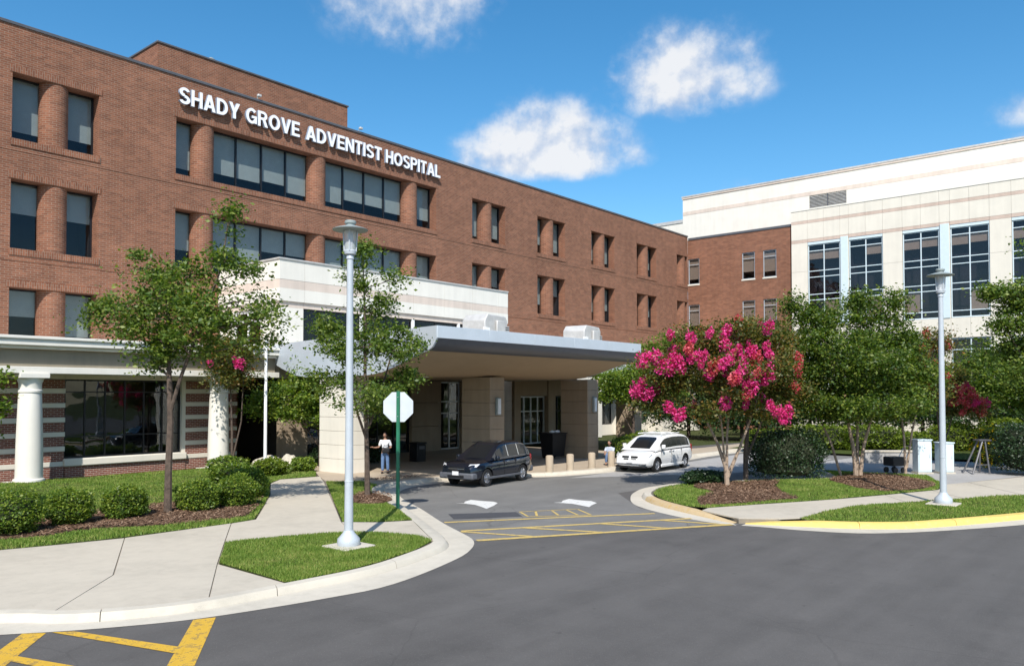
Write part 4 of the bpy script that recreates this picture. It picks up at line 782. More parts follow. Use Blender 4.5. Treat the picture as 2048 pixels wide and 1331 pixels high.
m.face([(*p, .12) for p in B[::-1]]); m.face([(*p, 1.28) for p in T_]); m.build('body', M['bin'] if 'bin' in M else M['black'], t); MB().box(-.56, .56, -.54, .54, 1.29, 1.35).build('rim', M['black'], t, bevel=.02)
for x in (-.38, .38): MB().lathe([(.11, -.03), (.11, .03)], n=14).build('wheel', M['black'], t).matrix_basis = Matrix.Translation((x, .3, .11)) @ Matrix.Rotation(math.pi/2, 4, 'Y')
for k in range(5): a = thing('linen_bundle', ('leftmost', 'second', 'middle', 'fourth', 'rightmost')[k]+' crumpled white bundle on the dark waste cart', 'bundle', (33.3+k*.16, 25.45+.1*math.sin(k*2), 1.48), k, group='white bundles on the cart'); MB().lathe([(.10, 0), (.14, .04), (.11, .10), (0, .13)], n=7).build('cloth', M['white_metal'], a, smooth=True)
t = thing('litter_bin', 'square black litter bin against the entrance wall', 'bin', (27.6, 29.6, .13)); MB().box(-.3, .3, -.3, .3, .0, .85).build('body', M['black'], t, bevel=.03); MB().box(-.33, .33, -.33, .33, .86, .96).build('lid', M['bronze'], t, bevel=.03); MB().box(-.18, .18, -.325, -.31, .62, .78).build('flap', M['coping'], t)
def roof_unit(x, y, label, k=1.0):
    t = thing('rooftop_unit', label, 'roof unit', (x, y, 5.9), RAD(4), group='units on the canopy roof')
    m = MB(); pr = [(-1.0, 0), (1.0, 0), (1.0, .62), (.82, .80), (-.72, .84), (-1.0, .60)]; pr = [(a*k*.86, b*k*1.18) for a, b in pr]; n = len(pr)
    m.face([(a, -.6, b) for a, b in pr]); m.face([(a, .6, b) for a, b in pr[::-1]])
    for i in range(n): a, b = pr[i], pr[(i+1) % n]; m.face([(a[0], -.6, a[1]), (a[0], .6, a[1]), (b[0], .6, b[1]), (b[0], -.6, b[1])])
    m.build('housing', M['coping_l'], t, bevel=.04); MB().box(-.1*k, .55*k, -.72, -.605, .06, .72*k).build('access_panel', M['coping_l'], t, bevel=.03); MB().box(.62*k, .92*k, -.64, -.603, .1, .5*k).build('grille', M['coping'], t)
    for i in range(4): MB().box(.64*k, .90*k, -.66, -.645, .14+i*.09, .18+i*.09).build('slat', M['coping_l'], t)
    MB().box(-1.05*k, 1.05*k, -.65, .65, .0, .05).build('base_rail', M['alu'], t); MB().box(-1.02*k, -.55*k, -.66, -.605, .05, .32).build('junction_box', M['white_metal'], t, bevel=.02)
roof_unit(24.6, 22.3, 'white rooftop unit on the canopy nearest the cream pavilion', .9); roof_unit(31.6, 22.3, 'white rooftop unit on the middle right of the canopy', .9)
for x, y, w, h, lb in ((38.7, 8.95, .62, 1.45, 'left pale blue utility cabinet'), (39.35, 8.2, .60, 1.32, 'right pale blue utility cabinet')):
    t = thing('utility_cabinet', lb+' behind the far lamp post', 'cabinet', (x, y, .01), RAD(-48), group='utility cabinets'); MB().box(-w/2, w/2, -.25, .25, .06, h).build('body', M['paleframe'], t, bevel=.03); MB().box(-w/2-.03, w/2+.03, -.28, .28, h+.001, h+.06).build('lid', M['paleframe'], t, bevel=.02); MB().box(-w/2-.04, w/2+.04, -.29, .29, 0, .059).build('base', M['conc_l'], t)
    MB().box(-w/2+.05, w/2-.05, -.27, -.255, .14, h-.1).build('door', M['paleframe'], t, bevel=.008); MB().box(w/2-.14, w/2-.10, -.295, -.272, h*.5, h*.5+.14).build('handle', M['alu'], t)
t = thing('a_frame_stand', 'weathered grey A-frame stand beside the dark right-hand shrub', 'stand', (40.1, 7.1, .01), RAD(-40))
for s in (-1, 1):
    for q in (-1, 1): MB().tube([(s*.42, q*.3, 0), (s*.06+.28, q*.14, 1.45)], .04, 6).build('leg', M['coping'], t)
MB().box(.02, .62, -.2, .2, 1.44, 1.5).build('top_plate', M['coping'], t); MB().tube([(-.3, -.25, .4), (.52, -.25, .4)], .025, 6).build('brace', M['coping'], t)
t = thing('low_grey_wall', 'low grey concrete wall before the bright hedges', 'wall', (43.6, 11.6, 0), RAD(-50)); MB().box(-1.3, 1.3, -.15, .15, 0, .55).build('wall', M['conc_g'], t, bevel=.02); MB().box(-1.36, 1.36, -.2, .2, .551, .64).build('capping', M['conc_l'], t, bevel=.015)
t = thing('utility_cart', 'dark low cart parked on the pale forecourt', 'cart', (38.2, 9.9, .01), RAD(-30)); MB().box(-.45, .25, -.3, .3, .32, .72).build('tray', M['black'], t, bevel=.04); MB().tube([(.25, -.2, .5), (.7, -.2, 1.15), (.7, .2, 1.15), (.25, .2, .5)], .022, 6).build('handle', M['alu'], t)
for x in (-.3, .15):
    for y in (-.26, .26): MB().lathe([(.13, -.03), (.13, .03)], n=14).build('wheel', M['black'], t).matrix_basis = Matrix.Translation((x, y, .13)) @ Matrix.Rotation(math.pi/2, 4, 'X')

# ------------------------------------------------------------------ trees and shrubs
Fh = Vector((math.cos(YAW), math.sin(YAW), 0)); Rh = Vector((math.sin(YAW), -math.cos(YAW), 0))
def leaves(name, C, size, mat, parent, rg, tilt=.75):
    n = len(C); A = rg.normal(size=(n, 3)); A[:, 2] = A[:, 2]*.55-.15; A /= np.linalg.norm(A, axis=1)[:, None]
    B = rg.normal(size=(n, 3)); B[:, 2] *= tilt*.6; B -= (A*B).sum(1)[:, None]*A; B /= np.linalg.norm(B, axis=1)[:, None]+1e-9
    N = np.cross(A, B); s = (size*rg.uniform(.5, 1.45, n))[:, None]
    V = np.stack([C-A*s*.5, C+B*s*.30-N*s*.04, C+A*s*.55-N*s*.10, C-B*s*.30-N*s*.04], 1).reshape(-1, 3)
    me = bpy.data.meshes.new(name); me.vertices.add(4*n); me.vertices.foreach_set('co', V.ravel().astype(np.float32)); me.loops.add(4*n); me.loops.foreach_set('vertex_index', np.arange(4*n, dtype=np.int32)); me.polygons.add(n); me.polygons.foreach_set('loop_start', np.arange(0, 4*n, 4, dtype=np.int32))
    me.update(calc_edges=True); me.materials.append(mat); return link(name, me, parent)
FLW = {}
def flower_meshes(mat, rg):
    if mat not in FLW:
        out = []
        for k in range(4):
            n = 260; C = rg.normal(size=(n, 3)); C /= np.linalg.norm(C, axis=1)[:, None]; lump = 1+.16*np.sin(C[:, 0]*5+k*2)*np.cos(C[:, 1]*6+k)+.08*np.sin(C[:, 2]*8); C *= (rg.uniform(.15, 1.1, n)**.5*lump)[:, None]*np.array([.15, .15, .20]); C[:, 2] += .02; o = leaves('flower_cluster', C, .068, M[mat], None, rg); out.append(o.data); bpy.data.objects.remove(o)
        FLW[mat] = out
    return FLW[mat]
def tree(name, label, cat, base, stems, lobes, nleaf, size, mat, bark, seed, group=None, flowers=None, spread=.26, fl_hand=()):
    """stems: polylines (r, q, z, radius); lobes: (r, q, z, rx, rz, weight) to the right / away / up of the foot"""
    rg = np.random.default_rng(seed); t = thing(name, label, cat, (*base, .12), 0, group)
    L = lambda r, q, z: Rh*r+Fh*q+Vector((0, 0, z)); W = MB(); ends = []
    for st in stems:
        pts = [L(*p[:3]) for p in st]; W.tube(pts, [p[3] for p in st], 8); ends += [(pts[i].lerp(pts[i+1], k/4), st[i][3]+(st[i+1][3]-st[i][3])*k/4) for i in range(1 if len(pts) > 2 else 0, len(pts)-1) for k in range(5)]
    tw = sum(l[5] for l in lobes); C = []; shell = []
    for (r, q, z, rx, rz, w) in lobes:
        c = L(r, q, z); j = min(ends, key=lambda e: (e[0]-c).length+max(0, e[0].z-c.z+.3)*3); mid = j[0].lerp(c, .55)+Vector((0, 0, -.12*(c-j[0]).length+.1))
        W.tube([j[0], mid, c], [max(.016, j[1]*.6), max(.013, j[1]*.4), .012], 6)
        nc = max(5, int(round(w*6.0*rx*rx*max(rz, .3)**.5+8*w)))
        for i in range(nc):
            d = rg.normal(size=3); d /= np.linalg.norm(d); rad = rg.uniform(.25, 1)**.55
            ce = c+Vector((d[0]*rx*rad, d[1]*rx*rad, d[2]*rz*rad))
            if i % 2 == 0: W.tube([mid.lerp(c, rg.uniform(.1, 1)), ce], [.012, .006], 4, cap=False)
            C.append((ce, w, d)); shell.append((c, rx, rz))
    per = nleaf/len(C); Q = []
    for (ce, w, d) in C:
        n = max(4, int(per*rg.uniform(.5, 1.5))); sg = spread*rg.uniform(.6, 1.7)
        Q.append(np.array(ce)+rg.normal(size=(n, 3))*np.array([sg, sg, sg*.62]))
    W.build('trunk', M[bark], t, smooth=True); leaves('crown', np.concatenate(Q), size, M[mat], t, rg)
    if flowers:
        fm, cnt = flowers[:2]; ms = flower_meshes(fm, rg); alt = flower_meshes(flowers[2], rg) if len(flowers) > 2 else ms
        pts = [L(*p) for p in fl_hand]
        for i in range(cnt):
            c, rx, rz = shell[rg.integers(len(shell))]; d = rg.normal(size=3); d[2] = abs(d[2])*.8-.15; d /= np.linalg.norm(d); pts.append(c+Vector((d[0]*rx, d[1]*rx, d[2]*rz))*1.08)
        for p in pts:
            o = link('flower_cluster', (alt if rg.random() < .15 else ms)[rg.integers(4)], t); o.location = p; o.rotation_euler = (rg.uniform(-.5, .5), rg.uniform(-.5, .5), rg.uniform(0, 6)); s = rg.uniform(.8, 1.55); o.scale = (s, s, s*rg.uniform(.9, 1.3))
    return t
tree('street_tree', 'young airy street tree in the mulch bed before the porch', 'tree', (10.87, 21.88),
     [[(0, 0, -.1, .12), (.01, 0, 1.2, .10), (.05, 0, 2.6, .088), (.0, .0, 3.9, .07), (-.05, 0, 5.5, .05), (-.2, .1, 7.0, .02)], [(.05, 0, 2.9, .06), (.35, -.1, 3.8, .05), (.9, -.2, 5.2, .045), (1.5, -.1, 7.0, .028), (1.7, 0, 8.9, .008)]],
     [(-1.2, .1, 5.45, 1.1, .55, 1.2), (.6, 0, 5.4, 1.4, .7, 1.4), (-.5, 0, 5.0, 1.2, .5, 1.2), (-.2, -.5, 6.0, 1.05, .9, 1.4), (-.2, .7, 6.1, .9, .8, 1), (-.6, 0, 7.0, .5, .55, .9), (1.7, .2, 6.0, .95, .8, 1.2), (1.1, -.7, 5.6, .8, .6, 1), (1.6, 0, 7.2, .45, .65, .9), (1.7, 0, 8.3, .16, .55, .8), (.4, -.3, 4.75, 1.1, .45, 1.1), (2.4, .1, 5.0, .6, .35, .9), (-1.9, .2, 5.8, .45, .25, .8), (-.6, .2, 4.25, .5, .2, .7), (2.8, 0, 5.6, .35, .25, .6), (2.2, 0, 6.9, .35, .25, .5), (.5, .2, 6.8, .5, .5, .8)], 20000, .108, 'leaf', 'bark', 11, 'young street trees', spread=.2)
tree('street_tree', 'young upright street tree between the nearest lamp post and the stop sign', 'tree', (17.04, 20.68),
     [[(0, 0, -.1, .10), (-.02, 0, 1.0, .085), (-.05, 0, 2.2, .07), (-.1, 0, 3.6, .055), (-.1, 0, 5.6, .04), (-.2, 0, 8.2, .008)], [(-.05, 0, 1.9, .045), (-.35, .1, 2.7, .04), (-.8, .1, 4.6, .02)], [(-.05, 0, 2.1, .045), (.3, 0, 3.0, .04), (.8, 0, 4.8, .02)]],
     [(-.1, -.2, 3.5, 1.45, .6, 1.3), (-.75, .1, 4.8, .95, .75, 1.2), (.8, 0, 4.9, .85, .75, 1.2), (.1, .2, 6.1, .7, .8, 1.1), (.2, -.6, 5.0, .9, .8, 1.1), (-.3, 0, 7.2, .32, .6, .9), (-1.35, 0, 5.7, .35, .35, .7), (.8, 0, 7.2, .28, .25, .6), (-.2, 0, 8.1, .15, .35, .7), (1.5, 0, 5.0, .35, .25, .6), (-1.5, .1, 3.9, .45, .35, .8), (1.2, .2, 3.9, .5, .4, .8), (.5, 0, 2.9, .7, .3, .8)], 19000, .108, 'leaf', 'bark', 12, 'young street trees', spread=.19)
MST = [[(0, 0, -.1, .10), (-.05, 0, .7, .085), (-.35, .05, 1.6, .055), (-1.0, .2, 3.0, .035), (-1.8, .2, 4.2, .015)], [(0, 0, .35, .08), (.45, 0, 1.4, .055), (.95, .1, 2.6, .035), (1.5, .2, 4.2, .015)], [(-.02, 0, .5, .06), (.05, .2, 1.8, .045), (.2, .3, 3.4, .03), (.2, .3, 4.8, .012)], [(-.1, 0, .9, .05), (-.25, -.3, 2.0, .035), (-.5, -.6, 3.6, .015)]]
tree('crape_myrtle', 'crape myrtle full of magenta blossom on the island nose', 'tree', (27.41, 12.86), MST,
     [(-.3, 0, 4.3, 1.9, 1.0, 1.5), (-2.2, .1, 4.25, 1.2, .8, 1.3), (1.4, .3, 4.5, 1.2, 1.05, 1.3), (-1.0, -.2, 5.35, 1.1, .5, 1.1), (.5, .2, 5.55, 1.2, .5, 1.1), (-2.8, 0, 3.2, .65, .35, 1), (1.35, 0, 2.85, .9, .38, 1), (-.7, -.6, 2.95, 1.2, .38, 1), (-.2, -1.2, 3.9, 1.3, .8, 1.1), (2.1, .2, 5.5, .6, .5, .7)], 35700, .105, 'leaf_r', 'bark_p', 21, None, ('pink', 44, 'red'), .24,
     [(-2.75, -.9, 4.7), (-2.5, -1.1, 4.45), (-2.2, -1.2, 4.6), (-2.35, -1.2, 4.2), (-1.95, -1.2, 4.3), (-1.6, -1.3, 4.65), (-1.3, -1.5, 4.4), (-1.15, -1.5, 4.7), (-.9, -1.6, 4.25), (-.7, -1.7, 4.5), (-.5, -1.7, 4.2), (-1.0, -1.5, 4.05), (-1.7, -1.4, 4.95), (-3.25, -.4, 3.5), (-3.0, -.6, 3.35), (-3.2, -.5, 3.75), (-2.15, -.9, 2.75), (-1.95, -1.0, 2.6), (-2.3, -.8, 2.9), (.1, -1.9, 3.7), (.3, -1.9, 3.9), (.35, -1.8, 3.55), (.0, -1.9, 4.1), (.55, -1.8, 4.1), (.2, -1.8, 3.3), (1.15, -1.0, 4.2), (1.3, -1.0, 4.0), (1.0, -1.1, 3.9), (1.5, -.9, 2.75), (1.8, -.8, 2.5), (1.3, -.9, 2.95), (1.95, -.7, 2.65), (.1, -1.2, 5.0), (-.2, -1.3, 4.75), (.6, -1.2, 4.85), (1.2, -.8, 5.1), (.3, -1.1, 4.55), (.7, -1.2, 4.6), (-.4, -1.2, 5.1), (1.35, -.6, 5.75)])
tree('crape_myrtle', 'reddish myrtle with few blossoms just behind the magenta one', 'tree', (30.0, 13.3), [[(0, 0, -.1, .11), (.0, 0, 1.0, .1), (.1, 0, 2.2, .07), (.3, 0, 3.8, .03)], [(0, 0, .8, .06), (.6, 0, 2.2, .04), (1.1, 0, 3.6, .02)]],
     [(.6, .2, 4.4, 1.5, 1.2, 1.3), (-.8, .4, 4.6, 1.2, 1.1, 1), (.4, .2, 5.6, 1.0, .7, 1), (1.6, .2, 3.4, .9, .5, 1)], 18700, .105, 'leaf_r', 'bark', 22, None, ('red', 14), .24)
tree('crape_myrtle', 'tall green myrtle with pale bare stems in the mounded bed', 'tree', (33.9, 10.3), [[(0, 0, -.1, .10), (-.1, 0, 1.2, .08), (-.35, 0, 2.4, .05), (-.9, 0, 4.5, .025), (-1.4, .1, 6.2, .01)], [(.15, 0, -.1, .09), (.3, 0, 1.2, .07), (.75, .1, 2.6, .045), (1.4, .2, 4.8, .02), (1.8, .2, 6.4, .01)], [(.1, .1, 0, .07), (.15, .2, 1.6, .06), (.25, .3, 3.5, .04), (.3, .3, 6.0, .012)], [(-.5, .2, -.1, .06), (-.9, .3, 1.4, .05), (-1.6, .4, 3.0, .03)]],
     [(-.2, 0, 4.9, 2.5, 1.5, 1.9), (-3.0, .2, 4.4, 1.2, 1.2, 1.5), (-2.6, .2, 5.9, .9, .9, 1.2), (2.4, .2, 4.0, 1.2, 1.1, 1.4), (2.2, .2, 5.6, .8, .7, 1), (-1.2, .2, 6.3, .75, .8, 1.1), (.3, .2, 6.6, .8, .7, 1.1), (1.6, .2, 6.2, .6, .75, 1), (-2.0, .1, 4.3, 1.1, .9, 1.3), (1.8, .2, 4.4, 1.0, .95, 1.2), (0, -.5, 3.0, 2.3, .6, 1.5), (-1.8, 0, 3.0, 1.3, .7, 1.4), (1.7, 0, 3.0, 1.3, .7, 1.4), (1.75, .2, 7.2, .16, .4, .7), (-2.4, .1, 7.0, .2, .5, .7), (-2.0, 0, 6.6, .35, .4, .7), (0, -1.0, 4.6, 1.3, .9, 1.2), (.3, .2, 7.3, .3, .3, .7)], 76000, .115, 'leaf_m', 'bark_p', 23, None, None, .24)
tree('crape_myrtle', 'slender coral-tinged myrtle left of the far lamp post', 'tree', (37.39, 9.3), [[(0, 0, -.1, .06), (-.05, 0, 1.4, .05), (-.2, 0, 3.0, .03), (-.2, 0, 5.0, .01)], [(.05, 0, .2, .05), (.3, 0, 1.8, .04), (.9, 0, 4.2, .02), (1.2, 0, 6.0, .008)]],
     [(.1, 0, 3.9, 1.55, 1.2, 1.5), (.2, 0, 5.3, .8, .55, 1), (1.1, 0, 5.9, .5, .35, .7), (-.5, .2, 2.9, .8, .5, .9), (1.0, .1, 4.2, .7, .6, .9), (1.6, 0, 5.4, .35, .3, .6)], 17000, .10, 'leaf_r', 'bark_p', 24, None, ('red', 22, 'pink'), .24)
tree('crape_myrtle', 'coral pink flowering myrtle between the far lamp post and the right shrub', 'tree', (44.2, 9.4), [[(0, 0, -.1, .07), (0, 0, 1.4, .05), (-.2, 0, 3.2, .02)], [(0, 0, .3, .05), (.5, 0, 1.8, .03), (1.0, 0, 3.4, .015)]],
     [(0, 0, 3.2, 1.4, .8, 1.2), (1.0, -.2, 2.9, 1.0, .6, 1), (-.8, 0, 3.9, .8, .6, .9), (.4, 0, 4.4, .8, .5, .8)], 15300, .11, 'leaf_r', 'bark', 25, None, ('red', 34, 'pink'), .24, [(1.2, -1.0, 2.6), (.8, -1.0, 2.9), (1.6, -.9, 2.5), (.4, -1.1, 3.2), (.6, -1.0, 2.5), (1.9, -.8, 2.9), (.2, -1.1, 3.6), (-.3, -1, 4.2)])
tree('shade_tree', 'large broad shade tree cut off by the right edge', 'tree', (42.0, 4.6), [[(0, 0, -.1, .2), (0, 0, 2.0, .17), (-.2, 0, 4.2, .12), (-.6, 0, 7.0, .05), (-.8, 0, 9.0, .02)], [(0, 0, 2.4, .1), (.9, 0, 4.4, .07), (1.5, 0, 7.0, .03)], [(0, 0, 3.0, .07), (-1.0, -.2, 4.6, .05), (-1.8, -.2, 6.0, .02)]],
     [(-.6, 0, 6.8, 1.3, .9, 1.4), (-1.4, 0, 7.9, .5, .5, .9), (.8, 0, 8.0, 1.4, 1.2, 1.4), (-.5, 0, 5.3, 1.5, .8, 1.4), (-2.0, -.2, 6.3, .55, .4, .8), (1.2, 0, 5.8, 1.6, 1.0, 1.4), (-2.1, -.2, 7.8, .4, .3, .7), (-.1, 0, 9.9, .35, .5, .8), (.9, 0, 9.8, .9, .7, 1), (2.4, 0, 7.5, 1.2, 1.2, 1.2), (-2.6, -.2, 7.9, .3, .2, .6), (-1.2, -.4, 4.4, .9, .5, 1)], 32300, .14, 'leaf', 'bark', 31, None, None, .27)
tree('shade_tree', 'dense dark green tree filling the gap behind the right shrub', 'tree', (55, 9.0), [[(0, 0, -.1, .2), (0, 0, 2, .16), (0, 0, 5, .06)]],
     [(0, 0, 4.4, 2.8, 1.4, 1.6), (-1.4, -.8, 3.2, 1.8, 1.0, 1.3), (1.8, -.5, 3.6, 2.2, 1.2, 1.4), (.5, 0, 5.8, 1.8, .9, 1.2)], 20400, .17, 'leaf_m', 'bark', 32, None, None, .34)
tree('dogwood', 'layered green dogwood behind the slim pole by the porch', 'tree', (22.7, 31.0), [[(0, 0, -.1, .08), (0, 0, 1.2, .07), (-.3, 0, 2.8, .04), (-.5, 0, 4.2, .015)], [(0, 0, .9, .05), (-1.0, 0, 2.2, .035), (-2.2, 0, 3.1, .015)], [(0, 0, 1.3, .05), (.6, 0, 2.6, .03), (1.0, 0, 3.8, .015)]],
     [(-.3, 0, 4.35, 1.2, .28, 1.2), (-1.0, -.2, 3.8, 1.3, .22, 1.2), (.6, 0, 3.9, 1.1, .25, 1.2), (-1.9, -.1, 3.2, 1.1, .2, 1.1), (-.3, -.4, 3.2, 1.4, .22, 1.2), (.8, 0, 3.2, .9, .25, 1.1), (-2.6, 0, 2.65, .8, .16, .9), (-.6, -.5, 2.55, 1.1, .18, 1.0), (.3, -.3, 2.3, .8, .18, .8), (-1.6, -.3, 2.5, .8, .16, .8), (-.5, .2, 4.9, .8, .3, .9)], 23800, .13, 'leaf_b', 'bark', 33, None, None, .24)
tree('crape_myrtle', 'dim myrtle with a few pink blossoms before the porch corner', 'tree', (18.7, 31.9), [[(0, 0, -.1, .06), (0, 0, 1.6, .05), (-.1, 0, 4.2, .02)], [(0, 0, .4, .04), (.4, 0, 2.2, .03), (.5, 0, 4.6, .015)]],
     [(-.1, 0, 4.9, 1.1, .7, 1.2), (.3, 0, 5.5, .7, .4, 1), (-.7, 0, 5.4, .6, .5, .9), (.1, -.2, 4.2, .9, .4, 1)], 10200, .115, 'leaf_r', 'bark', 34, None, ('pink', 1), .24, [(-.6, -1.0, 4.68), (.4, -.9, 4.85), (.6, -.9, 4.65)])
tree('street_tree', 'street tree cut off by the left edge beside the first column', 'tree', (6.45, 25.75), [[(0, 0, -.1, .1), (0, 0, 1.8, .08), (0, 0, 4.0, .04), (0, 0, 5.4, .015)], [(0, 0, 1.6, .04), (.6, 0, 2.6, .03), (1.0, 0, 3.5, .012)]],
     [(0, 0, 3.8, 1.1, .7, 1.2), (.8, -.1, 3.4, .7, .6, 1.1), (.7, .1, 2.5, .5, .4, .9), (-.6, 0, 3.1, 1.0, .8, 1), (-.3, 0, 4.6, .7, .5, .8), (1.1, 0, 3.9, .35, .25, .7), (1.2, 0, 3.0, .3, .3, .7)], 14450, .125, 'leaf_b', 'bark', 35, None, None, .2)
tree('dogwood', 'dark leafy tree between the canopy end and the magenta myrtle', 'tree', (41.5, 25.5), [[(0, 0, -.1, .1), (0, 0, 1.5, .08), (0, 0, 4.0, .03)], [(0, 0, 1.0, .05), (-1.0, 0, 2.8, .02)]],
     [(-.8, 0, 4.2, 1.8, .5, 1.4), (.8, 0, 4.6, 1.8, .7, 1.4), (-1.5, -.3, 3.3, 1.2, .35, 1.1), (.3, -.5, 3.4, 1.5, .4, 1.2), (2.2, 0, 3.8, 1.2, .6, 1.1), (1.0, .2, 5.8, 1.4, .6, 1.2), (2.6, .2, 6.4, 1.2, .6, 1.0)], 23800, .15, 'leaf_b', 'bark', 36, None, None, .28)

for i, (x, y, k, lb) in enumerate(((70, 10, 1.0, 'dark tree before the white wing right of the far lamp post'), (69.5, 16, 1.1, 'dark tree before the white wing behind the coral-tinged myrtle'), (69, 21.5, 1.0, 'dark tree before the white wing behind the tall green myrtle'), (66, 27, 1.15, 'dark tree at the inner corner of the wing'), (58, 30.5, .9, 'dark tree along the brick base beyond the minivan'), (60, 21.5, 1.0, 'dark tree over the bright hedge left of the pale myrtle stems'), (61, 15.5, 1.05, 'dark tree over the bright hedge between the pale stems'), (58, 26, .85, 'dark tree behind the magenta myrtle at the lane end'))):
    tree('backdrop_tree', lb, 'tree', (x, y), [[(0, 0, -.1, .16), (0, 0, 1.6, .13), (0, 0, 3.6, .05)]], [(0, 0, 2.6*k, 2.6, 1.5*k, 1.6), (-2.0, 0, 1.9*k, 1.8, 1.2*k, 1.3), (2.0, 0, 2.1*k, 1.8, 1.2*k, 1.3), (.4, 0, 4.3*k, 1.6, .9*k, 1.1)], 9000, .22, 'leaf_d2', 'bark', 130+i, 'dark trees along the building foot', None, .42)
def shrub(name, label, cat, loc, rx, ry, h, n, size, mat, seed, group=None, boxy=2.2, rz=0.0, z0=.12, flowers=None):
    """leafy shrub: solid heart coloured dark as inner shade, uneven leafy shell"""
    rg = np.random.default_rng(seed); t = thing(name, label, cat, (*loc, z0), rz, group)
    def surf(d, k):
        p = np.abs(d)**boxy; s = (p.sum(1))**(-1/boxy); lump = 1+.10*np.sin(d[:, 0]*5+seed)*np.cos(d[:, 1]*4+seed*2)+.07*np.sin(d[:, 2]*7+seed)
        return d*(s*lump*k)[:, None]*np.array([rx, ry, h*.5])+np.array([0, 0, h*.5])
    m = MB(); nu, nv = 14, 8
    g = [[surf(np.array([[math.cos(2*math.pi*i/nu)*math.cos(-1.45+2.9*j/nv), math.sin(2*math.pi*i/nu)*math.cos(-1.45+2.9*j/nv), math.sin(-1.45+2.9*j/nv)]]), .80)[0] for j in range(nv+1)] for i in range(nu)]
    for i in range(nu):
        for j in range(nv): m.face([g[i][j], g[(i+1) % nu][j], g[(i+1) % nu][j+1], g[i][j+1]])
    m.build('shade_core', M['core'], t, smooth=True)  # closed dark body that paints the shade behind the leaves
    d = rg.normal(size=(n, 3)); d[:, 2] = np.where(d[:, 2] < -1.6, -d[:, 2], d[:, 2]); d /= np.linalg.norm(d, axis=1)[:, None]
    C = surf(d, 1.0)*1.0; k = rg.uniform(.80, 1.07, n); c0 = np.array([0, 0, h*.5]); C = c0+(C-c0)*k[:, None]+rg.normal(size=(n, 3))*.025; C = C[C[:, 2] > .05]; n = len(C)
    leaves('foliage', C, size, M[mat], t, rg)
    if flowers: q = C[rg.choice(n, flowers[1])]; leaves('blossom', q*1.02, .11, M[flowers[0]], t, rg)
    return t
for i, (x, y, w, h, lb) in enumerate(((6.85, 21.7, .74, 1.02, 'clipped rounded shrub at the left edge of the mulch bed'), (8.35, 22.1, .54, .92, 'second rounded shrub from the left edge'), (9.75, 22.05, .53, .90, 'rounded shrub just left of the street tree trunk'), (11.75, 21.8, .56, .92, 'rounded shrub just right of the street tree trunk'), (13.0, 21.85, .56, .94, 'rounded shrub at the right end of the mulch bed'), (14.3, 23.4, .66, .92, 'rounded shrub behind the right end of the mulch bed'))):
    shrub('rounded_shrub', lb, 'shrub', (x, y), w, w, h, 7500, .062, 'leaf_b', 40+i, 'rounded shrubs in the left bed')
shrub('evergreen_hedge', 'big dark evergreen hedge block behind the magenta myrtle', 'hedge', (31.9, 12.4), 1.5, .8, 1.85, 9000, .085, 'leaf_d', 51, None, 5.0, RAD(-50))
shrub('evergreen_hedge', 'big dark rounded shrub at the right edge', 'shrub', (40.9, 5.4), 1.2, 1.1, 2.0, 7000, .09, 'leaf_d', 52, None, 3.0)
for i, (x, y, rx, ry, h, lb) in enumerate(((49.3, 17.0, 2.2, .8, 1.5, 'bright yellow-green hedge left of the pale myrtle stems'), (50.8, 14.6, 1.8, .8, 1.5, 'bright yellow-green hedge between the pale stems'), (52.0, 12.6, 1.4, .8, 1.1, 'low bright hedge behind the utility cabinets'), (53.4, 10.6, 1.6, .9, 1.6, 'bright hedge right of the far lamp post'), (53.8, 8.2, 1.4, .9, 1.9, 'tall bright hedge by the coral myrtle'), (47.0, 19.2, 1.6, .7, 1.2, 'bright hedge end behind the dark evergreen hedge'))):
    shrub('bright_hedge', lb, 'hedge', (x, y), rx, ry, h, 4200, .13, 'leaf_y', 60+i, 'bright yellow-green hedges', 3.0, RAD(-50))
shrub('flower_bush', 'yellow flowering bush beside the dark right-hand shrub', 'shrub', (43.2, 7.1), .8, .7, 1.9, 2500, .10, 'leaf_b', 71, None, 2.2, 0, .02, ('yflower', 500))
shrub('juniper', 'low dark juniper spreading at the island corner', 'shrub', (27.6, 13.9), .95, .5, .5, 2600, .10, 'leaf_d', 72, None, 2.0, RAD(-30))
for i, (x, y, rx, h, mt, lb) in enumerate(((36.4, 23.0, .9, 1.1, 'leaf_b', 'shrub at the foot of the right canopy pier'), (38.2, 22.9, 1.1, 1.35, 'leaf_y', 'light green shrub behind the minivan bonnet'), (40.0, 23.2, 1.0, 1.2, 'leaf_b', 'shrub behind the minivan roof'), (23.3, 31.4, .7, .9, 'leaf_d', 'dark shrub left of the cream canopy pier'), (20.6, 29.4, .55, .6, 'leaf_b', 'small shrub beside the lawn path'), (25.4, 30.6, .75, 1.0, 'leaf_d', 'dark shrub added as shade under the canopy by the entrance wall'), (17.4, 30.0, .8, .85, 'leaf_b', 'leafy shrub before the second porch column'), (16.1, 27.4, .8, .8, 'leaf_b', 'leafy shrub at the bend of the path'), (18.9, 29.2, .7, .7, 'leaf_y', 'pale low shrub near the slim pole'))):  # dark one by the entrance wall is added to deepen the canopy shade
    shrub('leafy_shrub', lb, 'shrub', (x, y), rx, rx*.9, h, 2600, .10, mt, 80+i, 'loose shrubs near the entrance')
